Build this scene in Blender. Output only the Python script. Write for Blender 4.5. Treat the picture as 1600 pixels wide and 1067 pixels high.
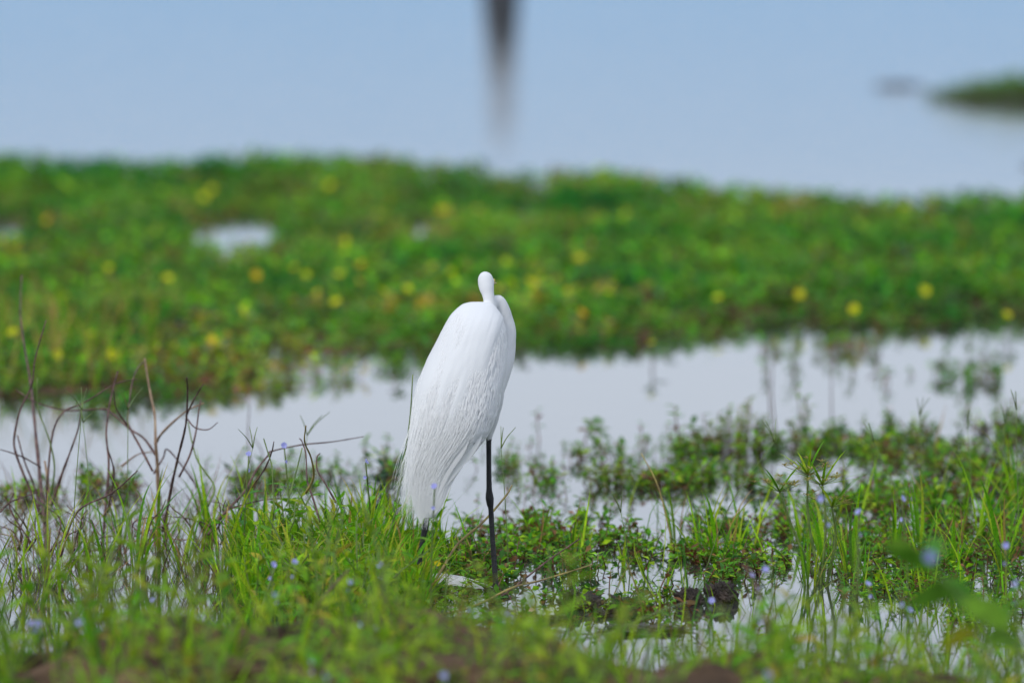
import bpy, bmesh, math, random
import numpy as np
from mathutils import Vector, Matrix, Euler

for o in list(bpy.data.objects):
    bpy.data.objects.remove(o, do_unlink=True)
scene = bpy.context.scene
COL = scene.collection
R = math.radians
rng = np.random.default_rng(7)
random.seed(7)

# ------------------------------------------------------------------ camera
CAM_H, LENS, SENSOR = 1.5, 300.0, 36.0
PITCH = math.atan(1027.5 / 13333.33)
cd = bpy.data.cameras.new("camera"); cam = bpy.data.objects.new("camera", cd); COL.objects.link(cam)
cam.location = (0, 0, CAM_H); cam.rotation_euler = (math.pi / 2 - PITCH, 0, 0)
cd.lens, cd.sensor_width, cd.clip_start, cd.clip_end = LENS, SENSOR, 0.1, 6000
cd.dof.use_dof = True; cd.dof.focus_distance = 14.2; cd.dof.aperture_fstop = 4.0
scene.camera = cam

# ------------------------------------------------------------------ world, sun, exposure
SUN_EL, SUN_AZ = R(40), R(-138)      # azimuth from +Y, clockwise: behind the viewer, to the left
w = bpy.data.worlds.new("World"); scene.world = w; w.use_nodes = True
nt = w.node_tree; nt.nodes.clear()
sky = nt.nodes.new("ShaderNodeTexSky"); sky.sky_type = 'NISHITA'; sky.sun_disc = False
sky.sun_elevation = SUN_EL; sky.sun_rotation = SUN_AZ; sky.air_density = 1.3; sky.dust_density = 0.6; sky.ozone_density = 2.0
# thin overcast: pale cloud all over, sinking into blue haze close to the horizon
wtc = nt.nodes.new("ShaderNodeTexCoord"); wsx = nt.nodes.new("ShaderNodeSeparateXYZ"); veil = nt.nodes.new("ShaderNodeValToRGB")
nt.links.new(wtc.outputs["Generated"], wsx.inputs[0]); nt.links.new(wsx.outputs[2], veil.inputs[0])
els = veil.color_ramp.elements
els[0].position = .035; els[0].color = (.235, .49, .84, 1); els[1].position = .080; els[1].color = (.90, .985, 1.15, 1)
vsc = nt.nodes.new("ShaderNodeVectorMath"); vsc.operation = 'SCALE'; vsc.inputs[3].default_value = 10.0; nt.links.new(veil.outputs[0], vsc.inputs[0])
mx = nt.nodes.new("ShaderNodeMix"); mx.data_type = 'RGBA'; mx.inputs[0].default_value = 0.9
bg = nt.nodes.new("ShaderNodeBackground"); bg.inputs[1].default_value = 0.1
wo = nt.nodes.new("ShaderNodeOutputWorld")
nt.links.new(sky.outputs[0], mx.inputs[6]); nt.links.new(vsc.outputs[0], mx.inputs[7])
nt.links.new(mx.outputs[2], bg.inputs[0]); nt.links.new(bg.outputs[0], wo.inputs[0])
sl = bpy.data.lights.new("sun", 'SUN'); sl.energy = 1.5; sl.angle = R(18); sl.color = (1, .975, .94)
so = bpy.data.objects.new("sun", sl); COL.objects.link(so)
sd = Vector((math.sin(SUN_AZ) * math.cos(SUN_EL), math.cos(SUN_AZ) * math.cos(SUN_EL), math.sin(SUN_EL)))
so.rotation_euler = sd.to_track_quat('Z', 'Y').to_euler(); so.location = sd * 30
vs = scene.view_settings; vs.view_transform = 'Standard'; vs.look = 'None'; vs.gamma = 1; vs.use_curve_mapping = False
vs.exposure = 0.0
scene.render.engine = 'CYCLES'
scene.cycles.max_bounces = 6; scene.cycles.transparent_max_bounces = 4

# ------------------------------------------------------------------ map helpers (survey of the place)
F = 13333.33
cp, sp = math.cos(PITCH), math.sin(PITCH)
def ray(u, v):
    x, y = u - 800.0, v - 533.5
    return np.array([x, F * cp - y * sp, -F * sp - y * cp])
def G(u, v, z=0.0):                       # place on the level z
    d = ray(u, v); t = (z - CAM_H) / d[2]
    return Vector((d[0] * t, d[1] * t, z))
def P(u, v, y):                           # place at distance y
    d = ray(u, v); t = y / d[1]
    return Vector((d[0] * t, y, CAM_H + d[2] * t))
def to_map(X, Y, Z=0.0):
    dz = Z - CAM_H
    depth = Y * cp - dz * sp; up = Y * sp + dz * cp
    return 800 + F * X / depth, 533.5 - F * up / depth
_tab = {}
def vnoise(x, y, f, seed):
    if seed not in _tab: _tab[seed] = np.random.default_rng(seed).random((256, 256))
    t = _tab[seed]
    x = np.asarray(x) * f + 1000.3; y = np.asarray(y) * f + 1000.7
    xi = np.floor(x).astype(int); yi = np.floor(y).astype(int)
    fx = x - xi; fy = y - yi; fx = fx * fx * (3 - 2 * fx); fy = fy * fy * (3 - 2 * fy)
    a = t[xi % 256, yi % 256]; b = t[(xi + 1) % 256, yi % 256]
    c = t[xi % 256, (yi + 1) % 256]; d = t[(xi + 1) % 256, (yi + 1) % 256]
    return (a * (1 - fx) + b * fx) * (1 - fy) + (c * (1 - fx) + d * fx) * fy
def fbm(x, y, f, seed): return (vnoise(x, y, f, seed) * .55 + vnoise(x, y, f * 2.1, seed + 1) * .3 + vnoise(x, y, f * 4.3, seed + 2) * .15)
def sstep(a, b, x): t = np.clip((x - a) / (b - a), 0, 1); return t * t * (3 - 2 * t)
def lin(x, pts): xs, ys = zip(*pts); return np.interp(x, xs, ys)
def ell(u, v, cu, cv, ru, rv): return ((u - cu) / ru) ** 2 + ((v - cv) / rv) ** 2

def far_mask(X, Y):                       # the broad weed bed across the water
    u, v = to_map(X, Y)
    u = u + (fbm(X, Y, 1.6, 11) - .5) * 90; v = v + (fbm(X, Y, 2.2, 14) - .5) * 24 + (fbm(X, Y, 6, 15) - .5) * 22
    top = lin(u, [(-900, 272), (0, 264), (240, 276), (520, 266), (700, 278), (900, 296), (1100, 310), (1140, 330), (1250, 330), (1330, 340), (1420, 342), (1600, 330), (2600, 328)])
    bot = lin(u, [(-900, 645), (0, 622), (200, 618), (310, 622), (400, 596), (440, 566), (560, 562), (800, 556), (960, 556), (1060, 548), (1110, 530), (1200, 518), (1400, 514), (1600, 506), (2600, 510)])
    m = sstep(top - 3, top + 3, v) * (1 - sstep(bot - 4, bot + 4, v))
    hole = np.minimum.reduce([ell(u, v, 372, 372, 85, 30), ell(u, v, 5, 370, 55, 14), ell(u, v, 830, 330, 30, 8), ell(u, v, 200, 350, 40, 10), ell(u, v, 655, 372, 30, 20), ell(u, v, 800, 352, 28, 9), ell(u, v, 1310, 424, 60, 10),
                              ell(u, v, 420, 566, 45, 12), ell(u, v, 265, 560, 40, 10), ell(u, v, 1395, 470, 14, 16)])
    m = m * sstep(.7, 1.1, hole)
    pat = np.minimum.reduce([ell(u, v, 505, 592, 85, 20), ell(u, v, 410, 606, 80, 20), ell(u, v, 320, 618, 75, 18), ell(u, v, 640, 572, 45, 9), ell(u, v, 180, 640, 60, 8), ell(u, v, 1235, 545, 30, 9), ell(u, v, 1340, 545, 60, 10), ell(u, v, 1500, 596, 60, 7), ell(u, v, 1560, 545, 40, 5)])
    return np.maximum(m, (1 - sstep(.8, 1.1, pat)) * .8) * (1 - sstep(3.7, 4.2, np.abs(X) + (fbm(X, Y, 1.5, 17) - .5)))

def mid_mask(X, Y):                       # low creeping weeds standing in the shallows
    u, v = to_map(X, Y)
    u = u + (fbm(X, Y, 5, 21) - .5) * 50; v = v + (fbm(X, Y, 6, 24) - .5) * 16
    top = lin(u, [(600, 850), (690, 840), (740, 800), (800, 770), (850, 735), (930, 722), (1040, 728), (1060, 680), (1200, 690), (1225, 665), (1340, 662), (1440, 655), (1600, 648), (2600, 640)])
    m = sstep(top - 6, top + 6, v) * (1 - sstep(935, 950, v) * .65) * (1 - sstep(985, 1015, v)) * sstep(640, 670, u)
    thin = fbm(X, Y, 4.5, 31) - .09 * (1 - sstep(1120, 1240, u)) * (1 - sstep(800, 850, v)) * sstep(760, 820, u)
    m = m * sstep(.44, .58, thin + sstep(1180, 1380, u) * .13 + (1 - sstep(.7, 1.2, ell(u, v, 760, 860, 130, 50))) * .3 + (1 - sstep(.7, 1.2, ell(u, v, 1010, 752, 100, 16))) * .3)
    hole = np.minimum.reduce([ell(u, v, 1325, 724, 48, 14), ell(u, v, 880, 778, 55, 16), ell(u, v, 1185, 795, 45, 12), ell(u, v, 1040, 845, 55, 16), ell(u, v, 960, 910, 80, 22), ell(u, v, 700, 770, 60, 26),
                              ell(u, v, 1080, 900, 40, 16), ell(u, v, 1480, 668, 60, 7), ell(u, v, 940, 748, 30, 7)])
    m = m * sstep(.6, 1.2, hole) * (.12 + .88 * sstep(.40, .52, vnoise(X, Y * .7, 11, 35) * .6 + vnoise(X, Y * .7, 23, 36) * .4))
    pat = np.minimum.reduce([ell(u, v, 795, 728, 22, 6), ell(u, v, 900, 718, 24, 6), ell(u, v, 960, 720, 26, 6), ell(u, v, 850, 752, 26, 7), ell(u, v, 430, 752, 70, 9), ell(u, v, 520, 745, 40, 5), ell(u, v, 610, 735, 40, 6),
                             ell(u, v, 60, 775, 60, 10), ell(u, v, 165, 762, 50, 10)])
    return np.maximum(m, (1 - sstep(.8, 1.1, pat)) * .75)

def bank_line(X): return 13.02 + (fbm(X, 0 * X, 2.3, 41) - .5) * .5 + .28 * np.exp(-((X + .22) / .2) ** 2)
def ground_z(X, Y):
    z = -0.07 + (fbm(X, Y, 3, 51) - .5) * .03
    fm = far_mask(X, Y)
    z = z + fm * (.064 + (fbm(X, Y, 5, 54) - .5) * .06)
    bl = bank_line(X)
    b = 1 - sstep(-.85, .05, Y - bl)
    z = z + b * (.185 - .05 * sstep(.2, .5, X) + (fbm(X, Y, 5, 57) - .5) * .14) + b * (vnoise(X, Y, 22, 59) - .5) * .035
    z = z + .05 * np.exp(-((X + .27) / .13) ** 2 - ((Y - 13.45) / .35) ** 2)
    z = z + (1 - sstep(9.5, 11.6, Y)) * -.03
    return np.where(Y > 34, -0.12, z)

# ------------------------------------------------------------------ materials
def new_mat(name):
    m = bpy.data.materials.new(name); m.use_nodes = True
    n = m.node_tree; n.nodes.clear(); out = n.nodes.new("ShaderNodeOutputMaterial"); return m, n, out
def N(n, t, **kw):
    x = n.nodes.new(t)
    for k, v in kw.items(): setattr(x, k, v)
    return x
def leaf_mat(name, transl=.38, rough=.6, hue=.02, val=.35, spec=.2):
    m, n, out = new_mat(name)
    at = N(n, "ShaderNodeAttribute", attribute_name="Col")
    oi = N(n, "ShaderNodeObjectInfo"); geo = N(n, "ShaderNodeNewGeometry")
    tc = N(n, "ShaderNodeTexCoord"); no = N(n, "ShaderNodeTexNoise"); no.inputs["Scale"].default_value = 60; no.inputs["Detail"].default_value = 2
    n.links.new(tc.outputs["Object"], no.inputs["Vector"])
    hs = N(n, "ShaderNodeHueSaturation")
    mr = N(n, "ShaderNodeMapRange"); mr.inputs[3].default_value = .5 - hue; mr.inputs[4].default_value = .5 + hue
    n.links.new(oi.outputs["Random"], mr.inputs[0]); n.links.new(mr.outputs[0], hs.inputs["Hue"])
    mv = N(n, "ShaderNodeMapRange"); mv.inputs[1].default_value = .3; mv.inputs[2].default_value = .7; mv.inputs[3].default_value = 1 - val; mv.inputs[4].default_value = 1 + val
    n.links.new(no.outputs[0], mv.inputs[0]); n.links.new(mv.outputs[0], hs.inputs["Value"])
    n.links.new(at.outputs["Color"], hs.inputs["Color"])
    b = N(n, "ShaderNodeBsdfPrincipled"); b.inputs["Roughness"].default_value = rough; b.inputs["Specular IOR Level"].default_value = spec
    t = N(n, "ShaderNodeBsdfTranslucent"); mixs = N(n, "ShaderNodeMixShader"); mixs.inputs[0].default_value = transl
    n.links.new(hs.outputs[0], b.inputs["Base Color"]); n.links.new(hs.outputs[0], t.inputs[0])
    n.links.new(b.outputs[0], mixs.inputs[1]); n.links.new(t.outputs[0], mixs.inputs[2]); n.links.new(mixs.outputs[0], out.inputs[0])
    return m
def noise_mat(name, c1, c2, scale, rough, bump=.3, stretch=(1, 1, 1), spec=.4, bscale=None, detail=6):
    m, n, out = new_mat(name)
    tc = N(n, "ShaderNodeTexCoord"); mp = N(n, "ShaderNodeMapping"); mp.inputs["Scale"].default_value = stretch
    no = N(n, "ShaderNodeTexNoise"); no.inputs["Scale"].default_value = scale; no.inputs["Detail"].default_value = detail
    n.links.new(tc.outputs["Object"], mp.inputs[0]); n.links.new(mp.outputs[0], no.inputs["Vector"])
    cr = N(n, "ShaderNodeValToRGB"); cr.color_ramp.elements[0].position = .35; cr.color_ramp.elements[1].position = .68
    cr.color_ramp.elements[0].color = (*c1, 1); cr.color_ramp.elements[1].color = (*c2, 1)
    b = N(n, "ShaderNodeBsdfPrincipled"); b.inputs["Roughness"].default_value = rough; b.inputs["Specular IOR Level"].default_value = spec
    n.links.new(no.outputs[0], cr.inputs[0]); n.links.new(cr.outputs[0], b.inputs["Base Color"])
    n2 = N(n, "ShaderNodeTexNoise"); n2.inputs["Scale"].default_value = bscale or scale * 3; n2.inputs["Detail"].default_value = 5
    n.links.new(mp.outputs[0], n2.inputs["Vector"])
    bp = N(n, "ShaderNodeBump"); bp.inputs["Strength"].default_value = bump; bp.inputs["Distance"].default_value = .01
    n.links.new(n2.outputs[0], bp.inputs["Height"]); n.links.new(bp.outputs[0], b.inputs["Normal"])
    n.links.new(b.outputs[0], out.inputs[0]); return m
M_LEAF = leaf_mat("leaf")
M_GRASS = leaf_mat("grass_blade", .40, .6, .012, .3, .12)
M_PETAL = leaf_mat("petal", .4, .6, .005, .08, .2)
M_MUD = noise_mat("mud", (.045, .027, .015), (.150, .092, .054), 9, .9, 1.0, bscale=60, spec=.12)
M_CLOD = noise_mat("wet_mud", (.016, .012, .010), (.070, .052, .042), 30, .55, 1.0, bscale=120, spec=.3)
M_TWIG = noise_mat("dead_twig", (.060, .030, .028), (.20, .115, .095), 70, .75, .6, bscale=240)
M_PALE = noise_mat("pale_twig", (.22, .13, .08), (.42, .29, .17), 60, .7, .5, bscale=240)
M_STRAW = noise_mat("straw", (.20, .14, .05), (.46, .36, .10), 45, .6, .4, bscale=200)
M_GSTEM = noise_mat("green_stem", (.07, .12, .02), (.17, .24, .05), 40, .5, .2)
M_RSTEM = noise_mat("red_stem", (.14, .045, .03), (.20, .12, .05), 40, .5, .2)
M_WOOD = noise_mat("post_wood", (.035, .038, .045), (.085, .09, .105), 12, .8, .6, (6, 6, 1))  # bluish grey of distance haze is put into the wood colour
M_SHELL = noise_mat("tan_shell", (.40, .26, .14), (.66, .50, .33), 60, .6, .4)

m, n, out = new_mat("water")
tc = N(n, "ShaderNodeTexCoord"); b = N(n, "ShaderNodeBsdfPrincipled")
b.inputs["Base Color"].default_value = (.035, .038, .034, 1); b.inputs["Roughness"].default_value = .035; b.inputs["IOR"].default_value = 1.33
sx = N(n, "ShaderNodeSeparateXYZ"); n.links.new(tc.outputs["Object"], sx.inputs[0])
mr = N(n, "ShaderNodeMapRange"); mr.inputs[1].default_value = 22; mr.inputs[2].default_value = 30; mr.inputs[3].default_value = .03; mr.inputs[4].default_value = .35   # the open lake is wind-rippled, the pools are still
n.links.new(sx.outputs[1], mr.inputs[0])
no = N(n, "ShaderNodeTexNoise"); no.inputs["Scale"].default_value = 7; no.inputs["Detail"].default_value = 3; n.links.new(tc.outputs["Object"], no.inputs["Vector"])
bp = N(n, "ShaderNodeBump"); bp.inputs["Distance"].default_value = .012
n.links.new(mr.outputs[0], bp.inputs["Strength"]); n.links.new(no.outputs[0], bp.inputs["Height"]); n.links.new(bp.outputs[0], b.inputs["Normal"])
n.links.new(b.outputs[0], out.inputs[0]); M_WATER = m

# ------------------------------------------------------------------ geometry kit: arrays of vertices, triangles, colours
class Geo:
    def __init__(s): s.v, s.f, s.c, s.n = [], [], [], 0
    def add(s, v, f, c):
        v = np.asarray(v, float); f = np.asarray(f, int)
        c = np.broadcast_to(np.asarray(c, float), (len(v), 3))
        s.v.append(v); s.f.append(f + s.n); s.c.append(c); s.n += len(v); return s
    def arrays(s): return np.concatenate(s.v), np.concatenate(s.f), np.concatenate(s.c)
def mesh_from(name, V, Fc, C, mat, smooth=True):
    me = bpy.data.meshes.new(name); nf = len(Fc)
    me.vertices.add(len(V)); me.vertices.foreach_set("co", np.ascontiguousarray(V, np.float32).ravel())
    me.loops.add(nf * 3); me.loops.foreach_set("vertex_index", np.ascontiguousarray(Fc, np.int32).ravel())
    me.polygons.add(nf); me.polygons.foreach_set("loop_start", np.arange(0, nf * 3, 3, dtype=np.int32))
    me.polygons.foreach_set("use_smooth", np.full(nf, smooth))
    me.update(calc_edges=True); me.validate()
    at = me.color_attributes.new("Col", 'FLOAT_COLOR', 'POINT')
    at.data.foreach_set("color", np.concatenate([C, np.ones((len(C), 1))], 1).astype(np.float32).ravel())
    for mm in (mat if isinstance(mat, (list, tuple)) else [mat]): me.materials.append(mm)
    return me
def obj(name, me, parent=None):
    o = bpy.data.objects.new(name, me); COL.objects.link(o)
    if parent: o.parent = parent
    return o
def tag(o, label=None, cat=None, group=None, kind=None):
    for k, v in (("label", label), ("category", cat), ("group", group), ("kind", kind)):
        if v: o[k] = v
    return o
def empty(name, loc, rz=0.0, sc=1.0):
    o = bpy.data.objects.new(name, None); COL.objects.link(o); o.empty_display_size = .05
    o.location = loc; o.rotation_euler = (0, 0, rz); o.scale = (sc, sc, sc); return o

def g_blade(L, W, bend, col, tipcol=None, segs=6, lean=.15, fold=.25):
    """a grass blade growing from the origin, leaning and bending to +X"""
    t = np.linspace(0, 1, segs + 1); ang = lean + bend * t ** 1.5
    dx = np.sin(ang) * L / segs; dz = np.cos(ang) * L / segs
    x = np.concatenate([[0], np.cumsum(dx[:-1])]); z = np.concatenate([[0], np.cumsum(dz[:-1])])
    wd = W * .5 * np.minimum(1, .55 + 1.6 * t) * (1 - t ** 2.2); wd[-1] = W * .02
    nx, nz = -np.cos(ang), np.sin(ang)
    V, Cc = [], []
    tipcol = col if tipcol is None else tipcol
    for i in range(segs + 1):
        for s in (-1, 0, 1):
            o = fold * wd[i] * abs(s)
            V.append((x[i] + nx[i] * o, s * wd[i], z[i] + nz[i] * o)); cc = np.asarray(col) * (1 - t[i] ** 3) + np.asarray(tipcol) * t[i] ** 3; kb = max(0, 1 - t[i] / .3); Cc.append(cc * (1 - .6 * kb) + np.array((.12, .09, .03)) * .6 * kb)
    Fc = []
    for i in range(segs):
        for s in (0, 1):
            a = i * 3 + s; Fc += [(a, a + 1, a + 4), (a, a + 4, a + 3)]
    return np.array(V), np.array(Fc), np.array(Cc)
def g_leaf(L, W, col, shape=.42, droop=.35, fold=.3, segs=4, col2=None):
    """a leaf growing along +X, blade facing +Z, widest at `shape`"""
    t = np.linspace(0, 1, segs + 1)
    wd = W * .5 * np.sin(np.pi * t ** (math.log(.5) / math.log(shape))) ** .8; wd[0] = W * .05; wd[-1] = W * .01
    a = -droop * t; x = np.concatenate([[0], np.cumsum(np.cos(a[1:]) * L / segs)]); z = np.concatenate([[0], np.cumsum(np.sin(a[1:]) * L / segs)])
    V, Cc = [], []; col2 = col if col2 is None else col2
    for i in range(segs + 1):
        for s in (-1, 0, 1):
            V.append((x[i], s * wd[i], z[i] + fold * wd[i] * abs(s))); k = 1.12 if s == 0 else 1.0
            Cc.append((np.asarray(col) * (1 - t[i]) + np.asarray(col2) * t[i]) * k)
    Fc = []
    for i in range(segs):
        for s in (0, 1):
            q = i * 3 + s; Fc += [(q, q + 3, q + 4), (q, q + 4, q + 1)]
    return np.array(V), np.array(Fc), np.array(Cc)
def g_leaf4(L, W, col, shape=.5):
    V = [(0, 0, 0), (L * shape, -W / 2, .12 * W), (L * shape, W / 2, .12 * W), (L, 0, -.12 * L), (L * shape, 0, -.05 * W)]
    return np.array(V), np.array([(0, 1, 4), (0, 4, 2), (4, 1, 3), (4, 3, 2)]), np.broadcast_to(np.asarray(col, float), (5, 3))
def g_tube(pts, r0, r1, col=(.1, .1, .1), sides=5, wob=0.0):
    pts = np.array([tuple(p) for p in pts], float); k = len(pts)
    tan = np.gradient(pts, axis=0); tan /= np.linalg.norm(tan, axis=1)[:, None] + 1e-9
    ref = np.array([0.31, 0.9, 0.2]); V = []
    for i in range(k):
        a = np.cross(tan[i], ref); a /= np.linalg.norm(a) + 1e-9; bb = np.cross(tan[i], a)
        r = r0 + (r1 - r0) * i / (k - 1)
        if wob: r *= 1 + wob * (random.random() - .5)
        for s in range(sides):
            th = 2 * math.pi * s / sides; V.append(pts[i] + r * (math.cos(th) * a + math.sin(th) * bb))
    Fc = []
    for i in range(k - 1):
        for s in range(sides):
            p, q = i * sides + s, i * sides + (s + 1) % sides
            Fc += [(p, q, q + sides), (p, q + sides, p + sides)]
    V.append(pts[0]); V.append(pts[-1]); e = len(V)
    for s in range(sides):
        Fc.append((e - 2, (s + 1) % sides, s)); Fc.append((e - 1, (k - 1) * sides + s, (k - 1) * sides + (s + 1) % sides))
    return np.array(V), np.array(Fc), np.broadcast_to(np.asarray(col, float), (len(V), 3))
def smooth_path(pts, n=4):
    pts = [np.array(tuple(p), float) for p in pts]; q = [2 * pts[0] - pts[1]] + pts + [2 * pts[-1] - pts[-2]]; out = []
    for i in range(1, len(q) - 2):
        for k in range(n):
            t = k / n; a, b, c, d = q[i - 1], q[i], q[i + 1], q[i + 2]
            out.append(.5 * (2 * b + (c - a) * t + (2 * a - 5 * b + 4 * c - d) * t * t + (3 * b - a - 3 * c + d) * t ** 3))
    out.append(pts[-1]); return out
def rot(yaw=0, pitch=0, roll=0):          # roll about X, then pitch up, then yaw about Z
    return np.array(Euler((roll, -pitch, yaw), 'XYZ').to_matrix())
def xf(g, M3, loc=(0, 0, 0), s=1.0): return (np.asarray(g[0]) * s) @ M3.T + np.asarray(tuple(loc)), g[1], g[2]

GREENS = np.array([(.075, .235, .010), (.100, .285, .012), (.150, .330, .012), (.048, .170, .022), (.100, .250, .034)])
BRIGHT = np.array([(.175, .420, .008), (.240, .460, .008), (.125, .340, .010), (.320, .480, .016)])
REDS = np.array([(.17, .070, .030), (.13, .080, .030), (.22, .120, .045)])
def pick(a, j=.18): return a[rng.integers(len(a))] * (1 + (rng.random() - .5) * 2 * j)

def scatter_mesh(protos, loc, yaw, sc, tint, tilt=None):
    """many copies of small prototypes in one array (V,F,C)"""
    Vs, Fs, Cs, n0 = [], [], [], 0
    which = rng.integers(len(protos), size=len(loc))
    for k, (v, f, c) in enumerate(protos):
        i = np.nonzero(which == k)[0]
        if not len(i): continue
        cy, sy = np.cos(yaw[i]), np.sin(yaw[i])
        p = v[None] * sc[i][:, None, None]
        x = p[..., 0] * cy[:, None] - p[..., 1] * sy[:, None]; y = p[..., 0] * sy[:, None] + p[..., 1] * cy[:, None]; z = p[..., 2]
        if tilt is not None: x = x + z * tilt[i, 0][:, None]; y = y + z * tilt[i, 1][:, None]
        q = np.stack([x, y, z], -1) + loc[i][:, None, :]
        Vs.append(q.reshape(-1, 3)); Cs.append(np.clip(c[None] * tint[i][:, None, :], 0, 1).reshape(-1, 3))
        Fs.append((f[None] + (np.arange(len(i)) * len(v))[:, None, None]).reshape(-1, 3) + n0); n0 += len(i) * len(v)
    return np.concatenate(Vs), np.concatenate(Fs), np.concatenate(Cs)
def tints(n, bri=.3, hue=.18):
    t = np.ones((n, 3)) * (1 + (rng.random((n, 1)) - .5) * 2 * bri); return t * (1 + (rng.random((n, 3)) - .5) * 2 * hue * np.array([1, .35, .5]))
def sample_mask(fn, x0, x1, y0, y1, n):
    X = rng.uniform(x0, x1, n); Y = rng.uniform(y0, y1, n); k = rng.random(n) < fn(X, Y); return X[k], Y[k]

# ------------------------------------------------------------------ structure: ground and water
def axis(lo, hi, step, far):
    a = np.arange(lo, hi + 1e-6, step); e = []
    x, s = hi, step
    while x < far: s *= 1.6; x += s; e.append(x)
    b = []; x, s = lo, step
    while x > -far: s *= 1.6; x -= s; b.append(x)
    return np.concatenate([b[::-1], a, e])
ax, ay = axis(-4.4, 4.4, .045, 2500), axis(9.0, 30.0, .045, 2500)
XX, YY = np.meshgrid(ax, ay); nx_, ny_ = len(ax), len(ay)
ZZ = ground_z(XX, YY)
V = np.stack([XX, YY, ZZ], -1).reshape(-1, 3)
ii = (np.arange(ny_ - 1)[:, None] * nx_ + np.arange(nx_ - 1)[None]).ravel()
Fc = np.concatenate([np.stack([ii, ii + 1, ii + nx_ + 1], -1), np.stack([ii, ii + nx_ + 1, ii + nx_], -1)])
tag(obj("ground", mesh_from("ground", V, Fc, np.ones((len(V), 3)), M_MUD)), kind="structure")
wv = [(-2500, 5, 0), (2500, 5, 0), (2500, 2500, 0), (-2500, 2500, 0)]
tag(obj("water", mesh_from("water", np.array(wv, float), np.array([(0, 1, 2), (0, 2, 3)]), np.ones((4, 3)), M_WATER)), kind="structure")

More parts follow.
